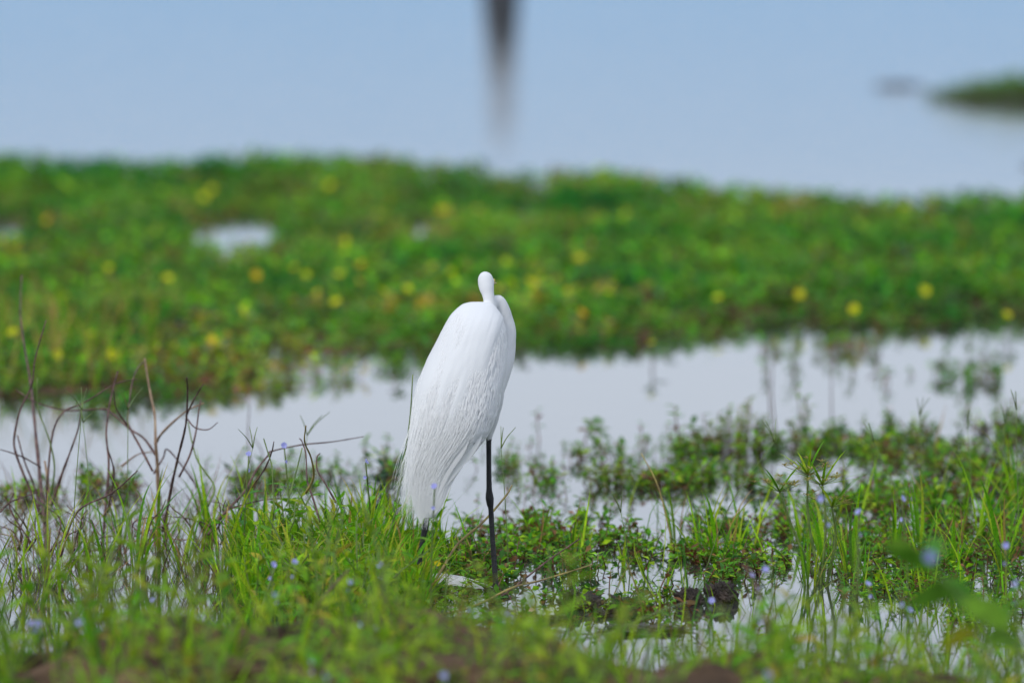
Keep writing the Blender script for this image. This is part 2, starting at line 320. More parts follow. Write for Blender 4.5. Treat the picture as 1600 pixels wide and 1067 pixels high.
# ------------------------------------------------------------------ the egret
def build_egret():
    S = 14.03 / F * 1.003
    FX, FY = 775.0, 936.0
    foot = G(FX, FY)
    def L(u, v, dy=0.0): return Vector(((u - FX) * S, dy, (FY - v) * S))
    # rows of the trunk: height, left, right, half depth, centre depth (far = +)
    rows = [(477, 733, 760, 12, 62), (480, 722, 771, 26, 60), (487, 711, 779, 40, 57), (500, 700, 787, 54, 52), (520, 689.5, 792, 64, 46), (550, 675, 793, 72, 38), (580, 660, 791, 75, 28), (610, 648, 786, 74, 17),
            (640, 643, 780, 70, 6), (670, 640, 768, 62, -5), (690, 638, 755, 54, -12), (710, 637, 737, 45, -20), (730, 638, 718, 36, -28), (750, 640, 706, 28, -35), (770, 644, 698, 21, -42), (790, 649, 690, 14, -48), (803, 655, 681, 8, -52)]
    rz = np.array([r[0] for r in rows], float)
    vd = np.arange(477, 804.0); tab = {}
    ker = np.exp(-.5 * (np.arange(-24, 25) / 8.0) ** 2); ker /= ker.sum()
    for k in (1, 2, 3, 4):
        q = np.interp(vd, rz, [r[k] for r in rows]); pad = np.concatenate([2 * q[0] - q[24:0:-1], q, 2 * q[-1] - q[-2:-26:-1]])
        sm = np.convolve(pad, ker, 'valid'); wgt = sstep(477, 497, vd); tab[k] = q * (1 - wgt) + sm * wgt
    def row(v): return [float(np.interp(v, vd, tab[k])) for k in (1, 2, 3, 4)]
    bm = bmesh.new()
    def loft(rings):
        prev, first = None, None
        for ring in rings:
            cur = [bm.verts.new(p) for p in ring]
            if prev:
                for i in range(len(cur)):
                    j = (i + 1) % len(cur); bm.faces.new((prev[i], prev[j], cur[j], cur[i]))
            else: first = cur
            prev = cur
        bm.faces.new(first[::-1]); bm.faces.new(prev)
    vv = np.concatenate([np.linspace(477, 520, 16), np.linspace(524, 803, 60)])
    rings = []
    for v in vv:
        l, r, d, yc = row(v); c = (l + r) / 2; a = (r - l) / 2
        ring = []
        for k in range(40):
            th = 2 * math.pi * k / 40
            ct, st = math.cos(th), math.sin(th)
            e = .9                      # slightly full section
            ring.append(L(c + a * math.copysign(abs(ct) ** e, ct), v, (yc + d * math.copysign(abs(st) ** e, st)) * S))
        rings.append(ring)
    loft(rings)
    def limb(pts, sides=14, n=5, sy=1.0):          # (u, v, depth px, radius px)
        path = smooth_path([(p[0], p[1], p[2]) for p in pts], n)
        rad = np.interp(np.linspace(0, 1, len(path)), np.linspace(0, 1, len(pts)), [p[3] for p in pts])
        P3 = [np.array(L(q[0], q[1], q[2] * S)) for q in path]
        tan = np.gradient(np.array(P3), axis=0); rg = []
        for p, t, r in zip(P3, tan, rad):
            t = t / np.linalg.norm(t); a = np.cross(t, (0, 1, 0.01)); a /= np.linalg.norm(a); b2 = np.cross(t, a)
            rg.append([Vector(p + r * S * (math.cos(2 * math.pi * k / sides) * a + sy * math.sin(2 * math.pi * k / sides) * b2)) for k in range(sides)])
        loft(rg)
    # breast and folded neck: the S bulges in front of the shoulder
    limb([(770, 484, 96, 9), (778, 476.5, 100, 9), (786, 492, 104, 11), (789, 515, 108, 15.5), (789, 545, 104, 18), (786, 568, 96, 19), (778, 592, 84, 20), (768, 618, 70, 20), (758, 640, 55, 16)])
    # upper neck and head
    limb([(768, 500, 84, 12), (766, 488, 84, 10), (764.5, 476, 85, 9.2), (762.5, 466, 87, 9.5), (760.5, 458, 90, 11.6), (759, 449, 95, 12.6), (758.3, 441, 99, 11.8), (758, 435, 101, 8), (758, 432.5, 102, 2.5)], sides=18)
    limb([(759, 449, 90, 9), (760, 449, 104, 12.5), (761.5, 450, 118, 11), (763, 452, 132, 7.5), (764, 453, 144, 5)], sides=16)
    # feathered thigh, shank, heel joint, foot: the leg that carries it
    limb([(757, 590, 34, 34), (765, 625, 36, 24), (767.5, 650, 37, 14.5), (766, 670, 37, 9.5), (764.3, 682, 36, 6.2), (763.6, 693, 36, 4.4)])
    limb([(763.6, 686, 36, 4.7), (763.8, 730, 31, 4.5), (764.2, 764, 27, 4.8), (764.6, 774, 26, 6.2), (765.2, 781, 25, 6.9), (766, 790, 25, 6.0), (767, 798, 24, 4.6), (770, 850, 12, 4.5), (774, 905, 2, 4.7), (775, 928, 0, 5.6), (775, 938, 0, 5)], sides=10, n=4)
    for du, dd in ((-22, 34), (6, 52), (34, 30), (2, -30)):
        limb([(775, 932, 0, 4.6), (775 + du * .4, 934, dd * .4, 3.6), (775 + du, 937.5, dd, 3.0), (775 + du * 1.5, 939.5, dd * 1.5, 1.8)], sides=8, n=3)
    # the other leg, set back under the tail
    limb([(700, 700, 10, 18), (682, 760, -4, 9), (670, 798, -10, 5), (668, 806, -11, 4.2)])
    limb([(672, 790, -9, 4), (667, 812, -12, 4.2), (664.5, 826, -13, 5.6), (661, 842, -14, 4.4), (655, 885, -16, 4.2), (652, 915, -18, 4.6), (651.5, 925, -18, 4.5)], sides=10, n=4)
    for du, dd in ((-18, 30), (8, 46), (32, 24), (0, -24)):
        limb([(651.5, 921, -18, 4.2), (651.5 + du * .4, 924, -18 + dd * .4, 3.4), (651.5 + du, 928, -18 + dd, 2.8), (651.5 + du * 1.5, 930, -18 + dd * 1.5, 1.7)], sides=8, n=3)
    me0 = bpy.data.meshes.new("raw"); bm.normal_update(); bmesh.ops.recalc_face_normals(bm, faces=bm.faces[:]); bm.to_mesh(me0); bm.free()
    tmp = bpy.data.objects.new("raw", me0); COL.objects.link(tmp)
    md = tmp.modifiers.new("r", 'REMESH'); md.mode = 'VOXEL'; md.voxel_size = .0017
    ms = tmp.modifiers.new("s", 'SMOOTH'); ms.factor = .5; ms.iterations = 9
    dg = bpy.context.evaluated_depsgraph_get(); me = bpy.data.meshes.new_from_object(tmp.evaluated_get(dg))
    bpy.data.objects.remove(tmp, do_unlink=True); me.name = "egret_body"
    # plumage
    m, n, out = new_mat("plumage")
    tc = N(n, "ShaderNodeTexCoord"); mp = N(n, "ShaderNodeMapping"); mp.inputs["Rotation"].default_value = (0, R(-20), 0); mp.inputs["Scale"].default_value = (260, 260, 9)
    no = N(n, "ShaderNodeTexNoise"); no.inputs["Scale"].default_value = 1; no.inputs["Detail"].default_value = 4
    n.links.new(tc.outputs["Object"], mp.inputs[0]); n.links.new(mp.outputs[0], no.inputs["Vector"])
    b = N(n, "ShaderNodeBsdfPrincipled"); b.inputs["Base Color"].default_value = (.70, .71, .72, 1); b.inputs["Roughness"].default_value = .8; b.inputs["Specular IOR Level"].default_value = .2
    b.inputs["Sheen Weight"].default_value = .15
    bp = N(n, "ShaderNodeBump"); bp.inputs["Strength"].default_value = .14; bp.inputs["Distance"].default_value = .002
    n.links.new(no.outputs[0], bp.inputs["Height"]); n.links.new(bp.outputs[0], b.inputs["Normal"]); n.links.new(b.outputs[0], out.inputs[0]); MP = m
    ML = noise_mat("leg_skin", (.006, .006, .008), (.022, .022, .026), 120, .5, .5, bscale=500, spec=.4)
    m, n, out = new_mat("feather_vane")
    b = N(n, "ShaderNodeBsdfPrincipled"); b.inputs["Base Color"].default_value = (.90, .90, .90, 1); b.inputs["Roughness"].default_value = .75; b.inputs["Specular IOR Level"].default_value = .2
    t = N(n, "ShaderNodeBsdfTranslucent"); t.inputs[0].default_value = (.92, .92, .92, 1); mi = N(n, "ShaderNodeMixShader"); mi.inputs[0].default_value = .35
    n.links.new(b.outputs[0], mi.inputs[1]); n.links.new(t.outputs[0], mi.inputs[2]); n.links.new(mi.outputs[0], out.inputs[0]); MF = m
    me.materials.clear(); me.materials.append(MP); me.materials.append(ML)
    nv = len(me.vertices); co = np.empty(nv * 3, np.float32); me.vertices.foreach_get("co", co); co = co.reshape(-1, 3)
    npoly = len(me.polygons); cen = np.empty(npoly * 3, np.float32); me.polygons.foreach_get("center", cen); cen = cen.reshape(-1, 3)
    cu = cen[:, 0] / S + FX; cv = FY - cen[:, 2] / S
    jag = (vnoise(cen[:, 0], cen[:, 1], 900, 77) - .5) * 5
    mi_ = ((cv > 689 + jag) & (cu > 740)) | ((cv > 806 + jag) & (cu < 690))
    me.polygons.foreach_set("material_index", mi_.astype(np.int32)); me.polygons.foreach_set("use_smooth", np.ones(npoly, bool)); me.update()
    nr = np.empty(nv * 3, np.float32); me.vertices.foreach_get("normal", nr); nr = nr.reshape(-1, 3)
    U_, V_ = co[:, 0] / S + FX, FY - co[:, 2] / S; off = np.zeros(nv)
    def groove(line, dep, sig):                       # the wing's folded edge and the feather tracts below it
        best = np.full(nv, 1e9); side = np.zeros(nv); tt = np.zeros(nv)
        L_ = smooth_path([(a, b_, 0) for a, b_ in line], 5); m_ = len(L_)
        for q in range(m_ - 1):
            a, b_ = L_[q][:2], L_[q + 1][:2]; d = b_ - a; t = np.clip(((U_ - a[0]) * d[0] + (V_ - a[1]) * d[1]) / (d @ d), 0, 1)
            dx, dy = U_ - a[0] - t * d[0], V_ - a[1] - t * d[1]; ds = np.hypot(dx, dy); k = ds < best
            best[k] = ds[k]; side[k] = (dx * d[1] - dy * d[0])[k]; tt[k] = ((q + t) / (m_ - 1))[k]
        sg = np.where(side > 0, sig, sig * 3.2); fade = sstep(0, .25, tt) * (1 - sstep(.8, 1, tt))
        return -dep * np.exp(-.5 * (best / sg) ** 2) * fade
    for line, dep, sig in (([(788, 520), (784, 560), (770, 605), (748, 650), (728, 690), (712, 725)], 4.2, 3.0), ([(756, 560), (744, 600), (728, 645), (708, 690), (694, 735)], 2.6, 3.0), ([(722, 575), (706, 620), (690, 670), (680, 720), (674, 765)], 2.2, 2.6), ([(690, 585), (676, 630), (666, 690), (662, 740)], 1.8, 2.4), ([(775, 600), (768, 625), (762, 650), (764, 672)], 3.0, 3.0)):
        off += groove(line, dep, sig)
    off += (fbm(U_ * .06 + V_ * .02, V_ * .012 - U_ * .004, 1.0, 401) - .5) * 3.2
    off *= S * (nr[:, 1] < .35) * sstep(478, 505, V_) * (1 - sstep(770, 800, V_)) * ((V_ < 680) | (U_ < 745))
    me.vertices.foreach_set("co", (co + nr * off[:, None]).astype(np.float32).ravel()); me.update()
    root = empty("egret", foot)
    tag(root, "tall white egret with black legs standing hunched at the water's edge", "egret")
    obj("body", me, root)
    # trunk surface in (fraction across, height) -> point, pushed out by h
    def surf(fr, v, h=0.0):
        l, r, d, yc = row(min(v, 803)); c = (l + r) / 2; a = (r - l) / 2
        q = max(-.995, min(.995, 2 * fr - 1)); st = -math.sqrt(1 - abs(q) ** (2 / .9)) if abs(q) < 1 else 0
        st = -abs(st) ** .9
        x = c + (a + h * abs(q)) * q; y = yc + (d + h) * st
        return np.array(L(x, v, y * S)) 
    def ribbon(pts, wid, up=(0, -1, .2)):
        pts = np.array(pts); tan = np.gradient(pts, axis=0); tan /= np.linalg.norm(tan, axis=1)[:, None]
        side = np.cross(tan, np.array(up)); side /= np.linalg.norm(side, axis=1)[:, None]
        nrm = np.cross(side, tan); k = len(pts); t = np.linspace(0, 1, k)
        V = []
        for i in range(k):
            for s in (-1, 0, 1): V.append(pts[i] + side[i] * wid[i] * .5 * s - nrm[i] * wid[i] * .12 * abs(s))
        Fc = []
        for i in range(k - 1):
            for s in (0, 1): q = i * 3 + s; Fc += [(q, q + 1, q + 4), (q, q + 4, q + 3)]
        return np.array(V), np.array(Fc), np.ones((len(V), 3)) * .83
    # overlapping wing and back feathers: each its own piece
    r2 = random.Random(5)
    for band, (v0, v1, nfe, ln, wd) in enumerate(((668, 690, 6, 105, 19), (690, 712, 6, 95, 16), (705, 728, 5, 85, 14), (722, 740, 5, 70, 11))):
        for i in range(nfe):
            fr = .1 + .84 * (i + .5) / nfe + r2.uniform(-.03, .03); va = r2.uniform(v0, v1); Ln = ln * r2.uniform(.8, 1.15)
            vs_ = np.linspace(va, min(va + Ln, 812), 12); pts = []
            for k, v in enumerate(vs_):
                t = k / 11; p = surf(fr * (1 - .1 * t) + .02, v, -2.2 + 3.4 * t ** .7 + .2 * band)
                pts.append(p)
            t = np.linspace(0, 1, 12); wv_ = wd * S * np.sqrt(np.clip(t * 4, .02, 1)) * np.sqrt(np.clip((1 - t) * 3.2, .004, 1))
            obj("feather", mesh_from("feather", *ribbon(pts, wv_), MF), root)
    # short barbs of the body plumage lying along the flow
    g = Geo()
    for i in range(3200):
        fr = r2.uniform(.0, 1.0); v0 = r2.uniform(482, 770); ln = r2.uniform(8, 20); dl = r2.uniform(-.012, .012); hh = r2.uniform(-.3, .5) * (.25 + .75 * float(sstep(520, 640, v0))) - .5 * (1 - float(sstep(520, 600, v0)))
        pts = [surf(fr + dl * t, v0 + ln * t, -1.2 + (1.2 + hh) * min(1, 1.5 * t)) for t in (0, .33, .66, 1)]
        g.add(*ribbon(pts, S * r2.uniform(.8, 2.2) * (.6 + .4 * float(sstep(520, 640, v0))) * np.array((.4, 1, .8, .1))))
    tag(obj("body_barbs", mesh_from("body_barbs", *g.arrays(), MF), root), kind="stuff")
    # long hair-like nuptial plumes trailing past the tail
    g = Geo()
    for i in range(560):
        fr = r2.random() ** 1.25 * .78 + .015; v0 = r2.uniform(560, 735) + 30 * fr; v1 = r2.uniform(745, 822)
        pts = []; k = 14; sway = r2.uniform(-22, 5) * (1 - fr) * 1.6; lift = r2.uniform(.2, 1.3); cur = r2.uniform(-4, 4)
        for j in range(k):
            t = j / (k - 1); v = v0 + (v1 - v0) * t
            p = surf(fr * (1 - .18 * t), v, -1.2 + (1.2 + lift) * min(1, t * 1.6))
            out_ = max(0, t - .35) / .65
            p = p + np.array(((sway * out_ ** 1.3 + cur * math.sin(3 * t) * t) * S, -3 * S * out_ * r2.random(), 0)); pts.append(p)
        t = np.linspace(0, 1, k); wd_ = S * r2.uniform(.5, 1.0) * np.clip((1 - t) * 1.6, .12, 1) * np.clip(t * 2.6, .06, 1)
        g.add(*ribbon(pts, wd_))
    tag(obj("plume", mesh_from("plume", *g.arrays(), MF), root), kind="stuff")
    # bill and eyes, on the far side of the head
    MB = noise_mat("bill", (.5, .32, .03), (.62, .42, .05), 40, .4, .1); ME = noise_mat("eye", (.55, .45, .1), (.6, .5, .1), 40, .2, .0)
    path = [L(764, 453, 140 * S), L(768, 455, 175 * S), L(775, 459, 235 * S)]
    obj("bill", mesh_from("bill", *g_tube(smooth_path(path), 5 * S, .6 * S, sides=8), MB), root)
    for s in (-1, 1):
        e = bpy.data.meshes.new("eye"); bb = bmesh.new(); bmesh.ops.create_uvsphere(bb, u_segments=10, v_segments=8, radius=3 * S); bb.to_mesh(e); bb.free(); e.materials.append(ME)
        eo = obj("eye", e, root); eo.location = L(761 + s * 10, 447, 116 * S)
    return root
build_egret()

# ------------------------------------------------------------------ small plant library
BL_MESH = []
for k in range(14):
    c = pick(BRIGHT) if k < 10 else pick(GREENS); tip = c * .9 if k % 4 else np.array((.40, .28, .06))
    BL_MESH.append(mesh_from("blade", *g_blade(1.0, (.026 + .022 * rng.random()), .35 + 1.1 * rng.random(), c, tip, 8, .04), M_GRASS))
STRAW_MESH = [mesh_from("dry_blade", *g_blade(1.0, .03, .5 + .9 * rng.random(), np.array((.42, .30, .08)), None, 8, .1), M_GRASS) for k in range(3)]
def tuft(loc, n, Lm, label, group, spread=.4, dry=.06, name="grass_tuft", wide=1.0):
    r = empty(name, loc, rng.random() * 6.28); tag(r, label, "grass", group)
    for i in range(n):
        dead = rng.random() < dry
        b = obj("blade", STRAW_MESH[rng.integers(3)] if dead else BL_MESH[rng.integers(14)], r)
        a = rng.random() * 6.28; l = Lm * (.45 + .65 * rng.random()); rr = .012 * math.sqrt(rng.random())
        ww = wide * (.7 + .5 * rng.random()) * (.16 / max(l, .06)) ** .5
        b.location = (rr * math.cos(a), rr * math.sin(a), -.01); b.rotation_euler = (rng.normal() * .08, abs(rng.normal()) * spread, a + rng.normal() * .4); b.scale = (l, l * ww, l)
    return r

def plant_variant(kind):
    """list of (part name, mesh, material baked) in local space"""
    parts = []
    if kind == "sprig":                     # low creeping water weed: rosette of small rounded leaves on a reddish stem
        h = .03 + .045 * rng.random(); bx, by = rng.normal(0, .012, 2)
        parts.append(("stem", mesh_from("stem", *g_tube(smooth_path([(0, 0, -.02), (bx * .4, by * .4, h * .5), (bx, by, h)], 3), .0016, .0009, sides=5), M_RSTEM)))
        nl = rng.integers(7, 12)
        for i in range(nl):
            t = .35 + .65 * (i + .5) / nl; c = pick(REDS) if rng.random() < .13 else pick(GREENS)
            l = (.016 + .010 * rng.random()) * (1.15 - .35 * t)
            g = xf(g_leaf(l, l * .5, c, .55, .5), rot(i * 2.4 + rng.normal() * .3, .05 + .75 * t ** 3 + rng.normal() * .2), (bx * t, by * t, h * t))
            parts.append(("leaf", mesh_from("leaf", *g, M_LEAF)))
    elif kind == "herb":                    # upright bank herb with paired lance leaves
        h = .10 + .09 * rng.random(); bx, by = rng.normal(0, .03, 2)
        path = smooth_path([(0, 0, -.02), (bx * .3, by * .3, h * .5), (bx, by, h)], 4)
        parts.append(("stem", mesh_from("stem", *g_tube(path, .0022, .0012, sides=5), M_GSTEM)))
        nn = rng.integers(4, 7); col = pick(BRIGHT) * .8 if rng.random() < .55 else pick(GREENS)
        for i in range(nn):
            t = .2 + .8 * (i + .6) / nn; p = np.array(path[min(len(path) - 1, int(t * (len(path) - 1)))])
            for s in (0, 1):
                l = (.030 + .022 * rng.random()) * (1.15 - .5 * t); c = col * (1 + .3 * rng.normal() * .5) if rng.random() > .05 else np.array((.36, .30, .03))
                g = xf(g_leaf(l * 1.15, l * (.30 + .14 * rng.random()), np.clip(c, .01, .6), .4, .7), rot(i * 1.57 + s * 3.14 + rng.normal() * .3, .35 + .5 * t + rng.normal() * .2), p)
                parts.append(("leaf", mesh_from("leaf", *g, M_LEAF)))
    return parts
VARS = {k: [plant_variant(k) for _ in range(nn)] for k, nn in (("sprig", 9), ("herb", 9))}
def join_parts(parts):
    g = Geo()
    for nm, me in parts:
        nv = len(me.vertices); v = np.empty(nv * 3, np.float32); me.vertices.foreach_get("co", v)
        f = np.empty(len(me.polygons) * 3, np.int32); me.loops.foreach_get("vertex_index", f)
        c = np.empty(nv * 4, np.float32); me.color_attributes["Col"].data.foreach_get("color", c); c = c.reshape(-1, 4)[:, :3]
        if nm == "stem": c = np.ones_like(c) * np.array((.14, .09, .035))
        g.add(v.reshape(-1, 3), f.reshape(-1, 3), c)
    return g.arrays()
def plant(kind, name, loc, label, cat, group, sc=1.0, var=None, tilt=0.0):
    r = empty(name, loc, rng.random() * 6.28, sc); tag(r, label, cat, group)
    if tilt: r.rotation_euler = (rng.normal() * tilt, rng.normal() * tilt, r.rotation_euler[2])
    vs_ = VARS[kind]
    for nm, me in vs_[rng.integers(len(vs_)) if var is None else var]: obj(nm, me, r)
    return r
def g_flower(rad, col, npet=5, cup=.35, eye=(.5, .35, .02)):
    g = Geo()
    for i in range(npet): g.add(*xf(g_leaf(rad, rad * .95, col, .62, -.2, .15), rot(i * 6.283 / npet, cup)))
    g.add(*xf(g_tube([(0, 0, -.1 * rad), (0, 0, .12 * rad), (0, 0, .25 * rad)], .18 * rad, .1 * rad, eye, 6), np.eye(3)))
    return g.arrays()

# ------------------------------------------------------------------ ground cover that nobody could count
def low_sprig(nl, hmin, hmax, lw, colset, pr):
    g = Geo(); h = rng.uniform(hmin, hmax); bx, by = rng.normal(0, h * .3, 2)
    g.add(*g_tube([(0, 0, -.015), (bx * .5, by * .5, h * .5), (bx, by, h)], .0016, .001, (.15, .07, .03), 3))
    for i in range(nl):
        t = .25 + .75 * (i + .5) / nl; c = pick(REDS) if rng.random() < pr else pick(colset)
        l = lw * (.7 + .6 * rng.random()) * (1.15 - .3 * t)
        g.add(*xf(g_leaf4(l, l * .52, c, .55), rot(i * 2.4 + rng.normal() * .4, -.1 + .8 * t * t + rng.normal() * .25, rng.normal() * .3), (bx * t, by * t, h * t)))
    return g.arrays()
# shallows
pr = [low_sprig(rng.integers(7, 11), .006, .028, .017, np.concatenate([GREENS, BRIGHT * .95]) * 1.12, .10) for _ in range(10)] + [low_sprig(7, .005, .015, .016, REDS, .5) for _ in range(2)]
X, Y = sample_mask(mid_mask, -2.6, 2.6, 12.9, 17.6, 34000)
k = len(X); loc = np.stack([X, Y, np.full(k, .001)], -1)
big = .7 + .6 * fbm(X, Y, 3.3, 71)
A = scatter_mesh(pr, loc, rng.random(k) * 6.28, big * (.75 + .5 * rng.random(k)), tints(k), rng.normal(0, .3, (k, 2)))
tag(obj("creeping_weed", mesh_from("creeping_weed", *A, M_LEAF)), "low mat of small round leaved green and reddish weed in the shallows", "weed", kind="stuff")
# the weed bed across the water
pr = [low_sprig(rng.integers(9, 14), .015, .058, .026, np.concatenate([GREENS * np.array([1.35, 1.18, 2.2]), BRIGHT[:2] * .9]), .09) for _ in range(12)] + [low_sprig(9, .01, .03, .026, REDS, .5) for _ in range(2)]
X, Y = sample_mask(lambda a, b_: far_mask(a, b_) * (.45 + .55 * sstep(.34, .5, fbm(a * .55, b_ * 1.3, 2.0, 76))), -4.3, 4.3, 17.2, 28.0, 58000)
k = len(X); loc = np.stack([X, Y, np.maximum(ground_z(X, Y), 0.0)], -1)
edge = 1 - far_mask(X + 0 * X, Y - .35); low = 1 - .25 * np.clip(edge, 0, 1) - .2 * np.clip(1 - far_mask(X, Y - .7), 0, 1)
A = scatter_mesh(pr, loc, rng.random(k) * 6.28, low * (.5 + .9 * fbm(X, Y, 1.7, 75) + .25 * rng.random(k)), tints(k, .4, .3) * (1 + (fbm(X, Y, 2.6, 78) - .5)[:, None] * np.array([[2.4, 1.1, 1.4]])) * (1 + sstep(.55, .66, fbm(X, Y * 1.6, 3.4, 79))[:, None] * np.array([[.55, -.22, .8]]) * (rng.random((k, 1)) < .7)), rng.normal(0, .3, (k, 2)))
tag(obj("weed_bed", mesh_from("weed_bed", *A, M_LEAF)), "broad bed of green broad leaved weed growing across the water", "weed", kind="stuff")
# grass in the shallows and on the bank
def grass_density(X, Y):
    u, v = to_map(X, Y); bl = bank_line(X)
    left = (1 - sstep(560, 700, u)) * sstep(790, 830, v) * (.09 + .14 * sstep(250, 420, u)) * sstep(.4, .65, fbm(X, Y, 4, 81) + .05)
    core = (1 - sstep(.6, 1.3, ell(u, v, 550, 925, 200, 85))) * 1.0
    right = sstep(700, 900, u) * sstep(700, 800, v) * .05 * sstep(.45, .65, fbm(X, Y, 5, 84))
    rr = sstep(1180, 1300, u) * sstep(760, 840, v) * .16 * sstep(.4, .6, fbm(X, Y, 4, 87))
    wet = sstep(830, 880, u) * sstep(915, 945, v) * .13 * sstep(.35, .55, fbm(X, Y, 6, 88))
    bank = (1 - sstep(-.1, .25, Y - bl)) * np.maximum(.3 * sstep(.38, .6, fbm(X, Y, 3.1, 89)), .45 * sstep(540, 600, u) * (1 - sstep(820, 880, u)))
    return np.clip(np.maximum.reduce([left, core, right, rr, bank, wet]), 0, 1) * (.25 + .75 * sstep(12.2, 12.9, Y)) * sstep(10.6, 11.3, Y)
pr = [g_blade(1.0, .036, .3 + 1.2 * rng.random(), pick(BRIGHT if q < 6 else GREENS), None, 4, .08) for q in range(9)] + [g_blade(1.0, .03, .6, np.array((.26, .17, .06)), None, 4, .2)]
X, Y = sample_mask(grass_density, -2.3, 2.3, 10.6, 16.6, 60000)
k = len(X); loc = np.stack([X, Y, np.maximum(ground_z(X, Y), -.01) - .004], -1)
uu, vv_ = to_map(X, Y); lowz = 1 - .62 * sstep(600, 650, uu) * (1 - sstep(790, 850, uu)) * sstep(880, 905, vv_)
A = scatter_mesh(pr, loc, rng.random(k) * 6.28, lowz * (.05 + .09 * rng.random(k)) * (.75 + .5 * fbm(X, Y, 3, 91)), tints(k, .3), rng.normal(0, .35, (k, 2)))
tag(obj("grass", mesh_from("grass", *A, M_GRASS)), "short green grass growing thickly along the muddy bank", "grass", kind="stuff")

# dry brown litter caught among the dead twigs
def litter_density(X, Y):
    u, v = to_map(X, Y)
    return np.maximum((1 - sstep(330, 460, u)) * sstep(770, 800, v) * (1 - sstep(940, 980, v)) * sstep(.38, .6, fbm(X, Y, 5, 97)), .25 * (1 - sstep(-.1, .2, Y - bank_line(X))) * sstep(11, 11.6, Y) * sstep(.4, .6, fbm(X, Y, 4, 98)))
pr = [g_blade(1.0, .018, .4 + 1.3 * rng.random(), c, None, 5, .15) for c in np.array([(.13, .075, .05), (.09, .05, .035), (.22, .15, .07), (.07, .045, .04), (.26, .17, .09)])]
X, Y = sample_mask(litter_density, -2.2, .9, 11.2, 15.6, 15000)
k = len(X); loc = np.stack([X, Y, np.maximum(ground_z(X, Y), -.01) - .004], -1)
A = scatter_mesh(pr, loc, rng.random(k) * 6.28, .05 + .10 * rng.random(k) ** 1.5, tints(k, .3), rng.normal(0, .7, (k, 2)))
tag(obj("dry_litter", mesh_from("dry_litter", *A, M_GRASS)), "fine dry brown stems tangled through the flooded grass", "litter", kind="stuff")

# ------------------------------------------------------------------ things
BANK = [(-60, "near the tangled twigs"), (215, "beside the large brown soil lump"), (330, "beside the low soil heap"), (560, "below the grassy mound"), (640, "by the broad bare soil heap"), (828, "near the tan shell"), (1010, "along the long mud bar"), (1190, "round the short upright reddish stalk"), (1290, "by the soil heap between the stalks"), (1520, "under the arching broad leaved shoot")]
SHAL = [(800, "near the egret's standing foot"), (1000, "behind the dark mud clods"), (1110, "above the rounded dark mud clod"), (1270, "around the spoked sedge"), (1420, "in front of the broad leafy mound"), (1560, "in front of the tall leafy clump")]
def near(u, marks): return min(marks, key=lambda m_: abs(m_[0] - u))[1]
def at_g(u, v): p = G(u, v); return p
def land(u, v):
    p = G(u, v, .02)
    for _ in range(5): p = G(u, v, max(0.0, float(ground_z(np.array([p.x]), np.array([p.y]))[0])))
    return p
# grass tufts standing out one by one: (u, v of the root, blades, length)
TWIG = [(40, "green grass tuft in the water below the tangled arching twigs"), (140, "green grass tuft among the slender hooked dead stems"), (230, "green grass tuft at the foot of the pale forked trunk"), (300, "green grass tuft by the stem with a curled side twig"), (345, "green grass tuft under the long bent twig")]
for u, v, nb, l in [(30, 880, 7, .17), (75, 905, 8, .2), (120, 870, 8, .22), (165, 890, 7, .2), (190, 850, 8, .2), (215, 900, 8, .22), (250, 860, 7, .19), (285, 890, 9, .2), (330, 850, 8, .2), (345, 900, 8, .2), (145, 930, 7, .17), (60, 950, 7, .15)]:
    tuft(at_g(u, v), int(nb * 1.25), l * .95, near(u, TWIG), "grass tufts among the dead twigs", .32, .15)
for i in range(74):
    u = 375 + 300 * rng.random() ** 1.05; v = 845 + (120 if u < 640 else 70) * rng.random() ** .8
    tuft(land(u, v), int(9 + 6 * rng.random()), .12 + .07 * rng.random() - .045 * max(0, (u - 600) / 60), 'dense yellow green grass tuft on the mound ' + ('under the dead crossed stems' if u < 510 else 'around the short broken brown stalk' if u < 575 else 'under the trailing plumes'), "grass tufts on the mound", .42, .05, wide=1.35)
for u, v, nb, l in [(845, 850, 5, .12), (895, 872, 5, .13), (910, 868, 3, .12), (1055, 850, 4, .14), (1095, 868, 9, .15), (1120, 880, 10, .16), (1145, 872, 8, .13), (1250, 850, 7, .15), (1290, 880, 8, .17), (1330, 900, 8, .2), (1265, 915, 7, .15), (1400, 870, 6, .15), (1440, 860, 7, .16), (1490, 890, 8, .18), (1530, 850, 7, .2), (1570, 880, 9, .22), (1590, 800, 7, .2), (1520, 780, 5, .15), (1460, 800, 5, .14), (1370, 800, 5, .14), (975, 885, 4, .07), (1010, 905, 4, .08), (930, 880, 4, .07)]:
    tuft(at_g(u, v), int(nb * 1.5), l, ('tall' if l > .14 else 'short') + ' green grass tuft rising from the weed ' + near(u, SHAL), "grass tufts in the shallows", .3, .08)
for i in range(70):
    u = -60 + 1720 * rng.random(); y = 11.5 + 1.2 * rng.random(); x = (u - 800) / F * y
    tuft(Vector((x, y, float(ground_z(np.array([x]), np.array([y]))[0]))), int(6 + 6 * rng.random()), .09 + .07 * rng.random(), 'soft grass tuft on the bank ' + near(u, BANK), "grass tufts on the bank", .45, .1)
for u, v, l in [(628, 936, .115), (638, 942, .12), (646, 938, .11), (654, 946, .115), (661, 940, .10), (668, 938, .06), (620, 944, .12), (650, 932, .10), (657, 934, .085), (643, 952, .13), (660, 950, .115), (652, 958, .13)]:
    tuft(land(u, v), 16, l, "low grass tuft hiding the egret's second foot", "grass tufts round the second foot", .5, .05, wide=1.5)
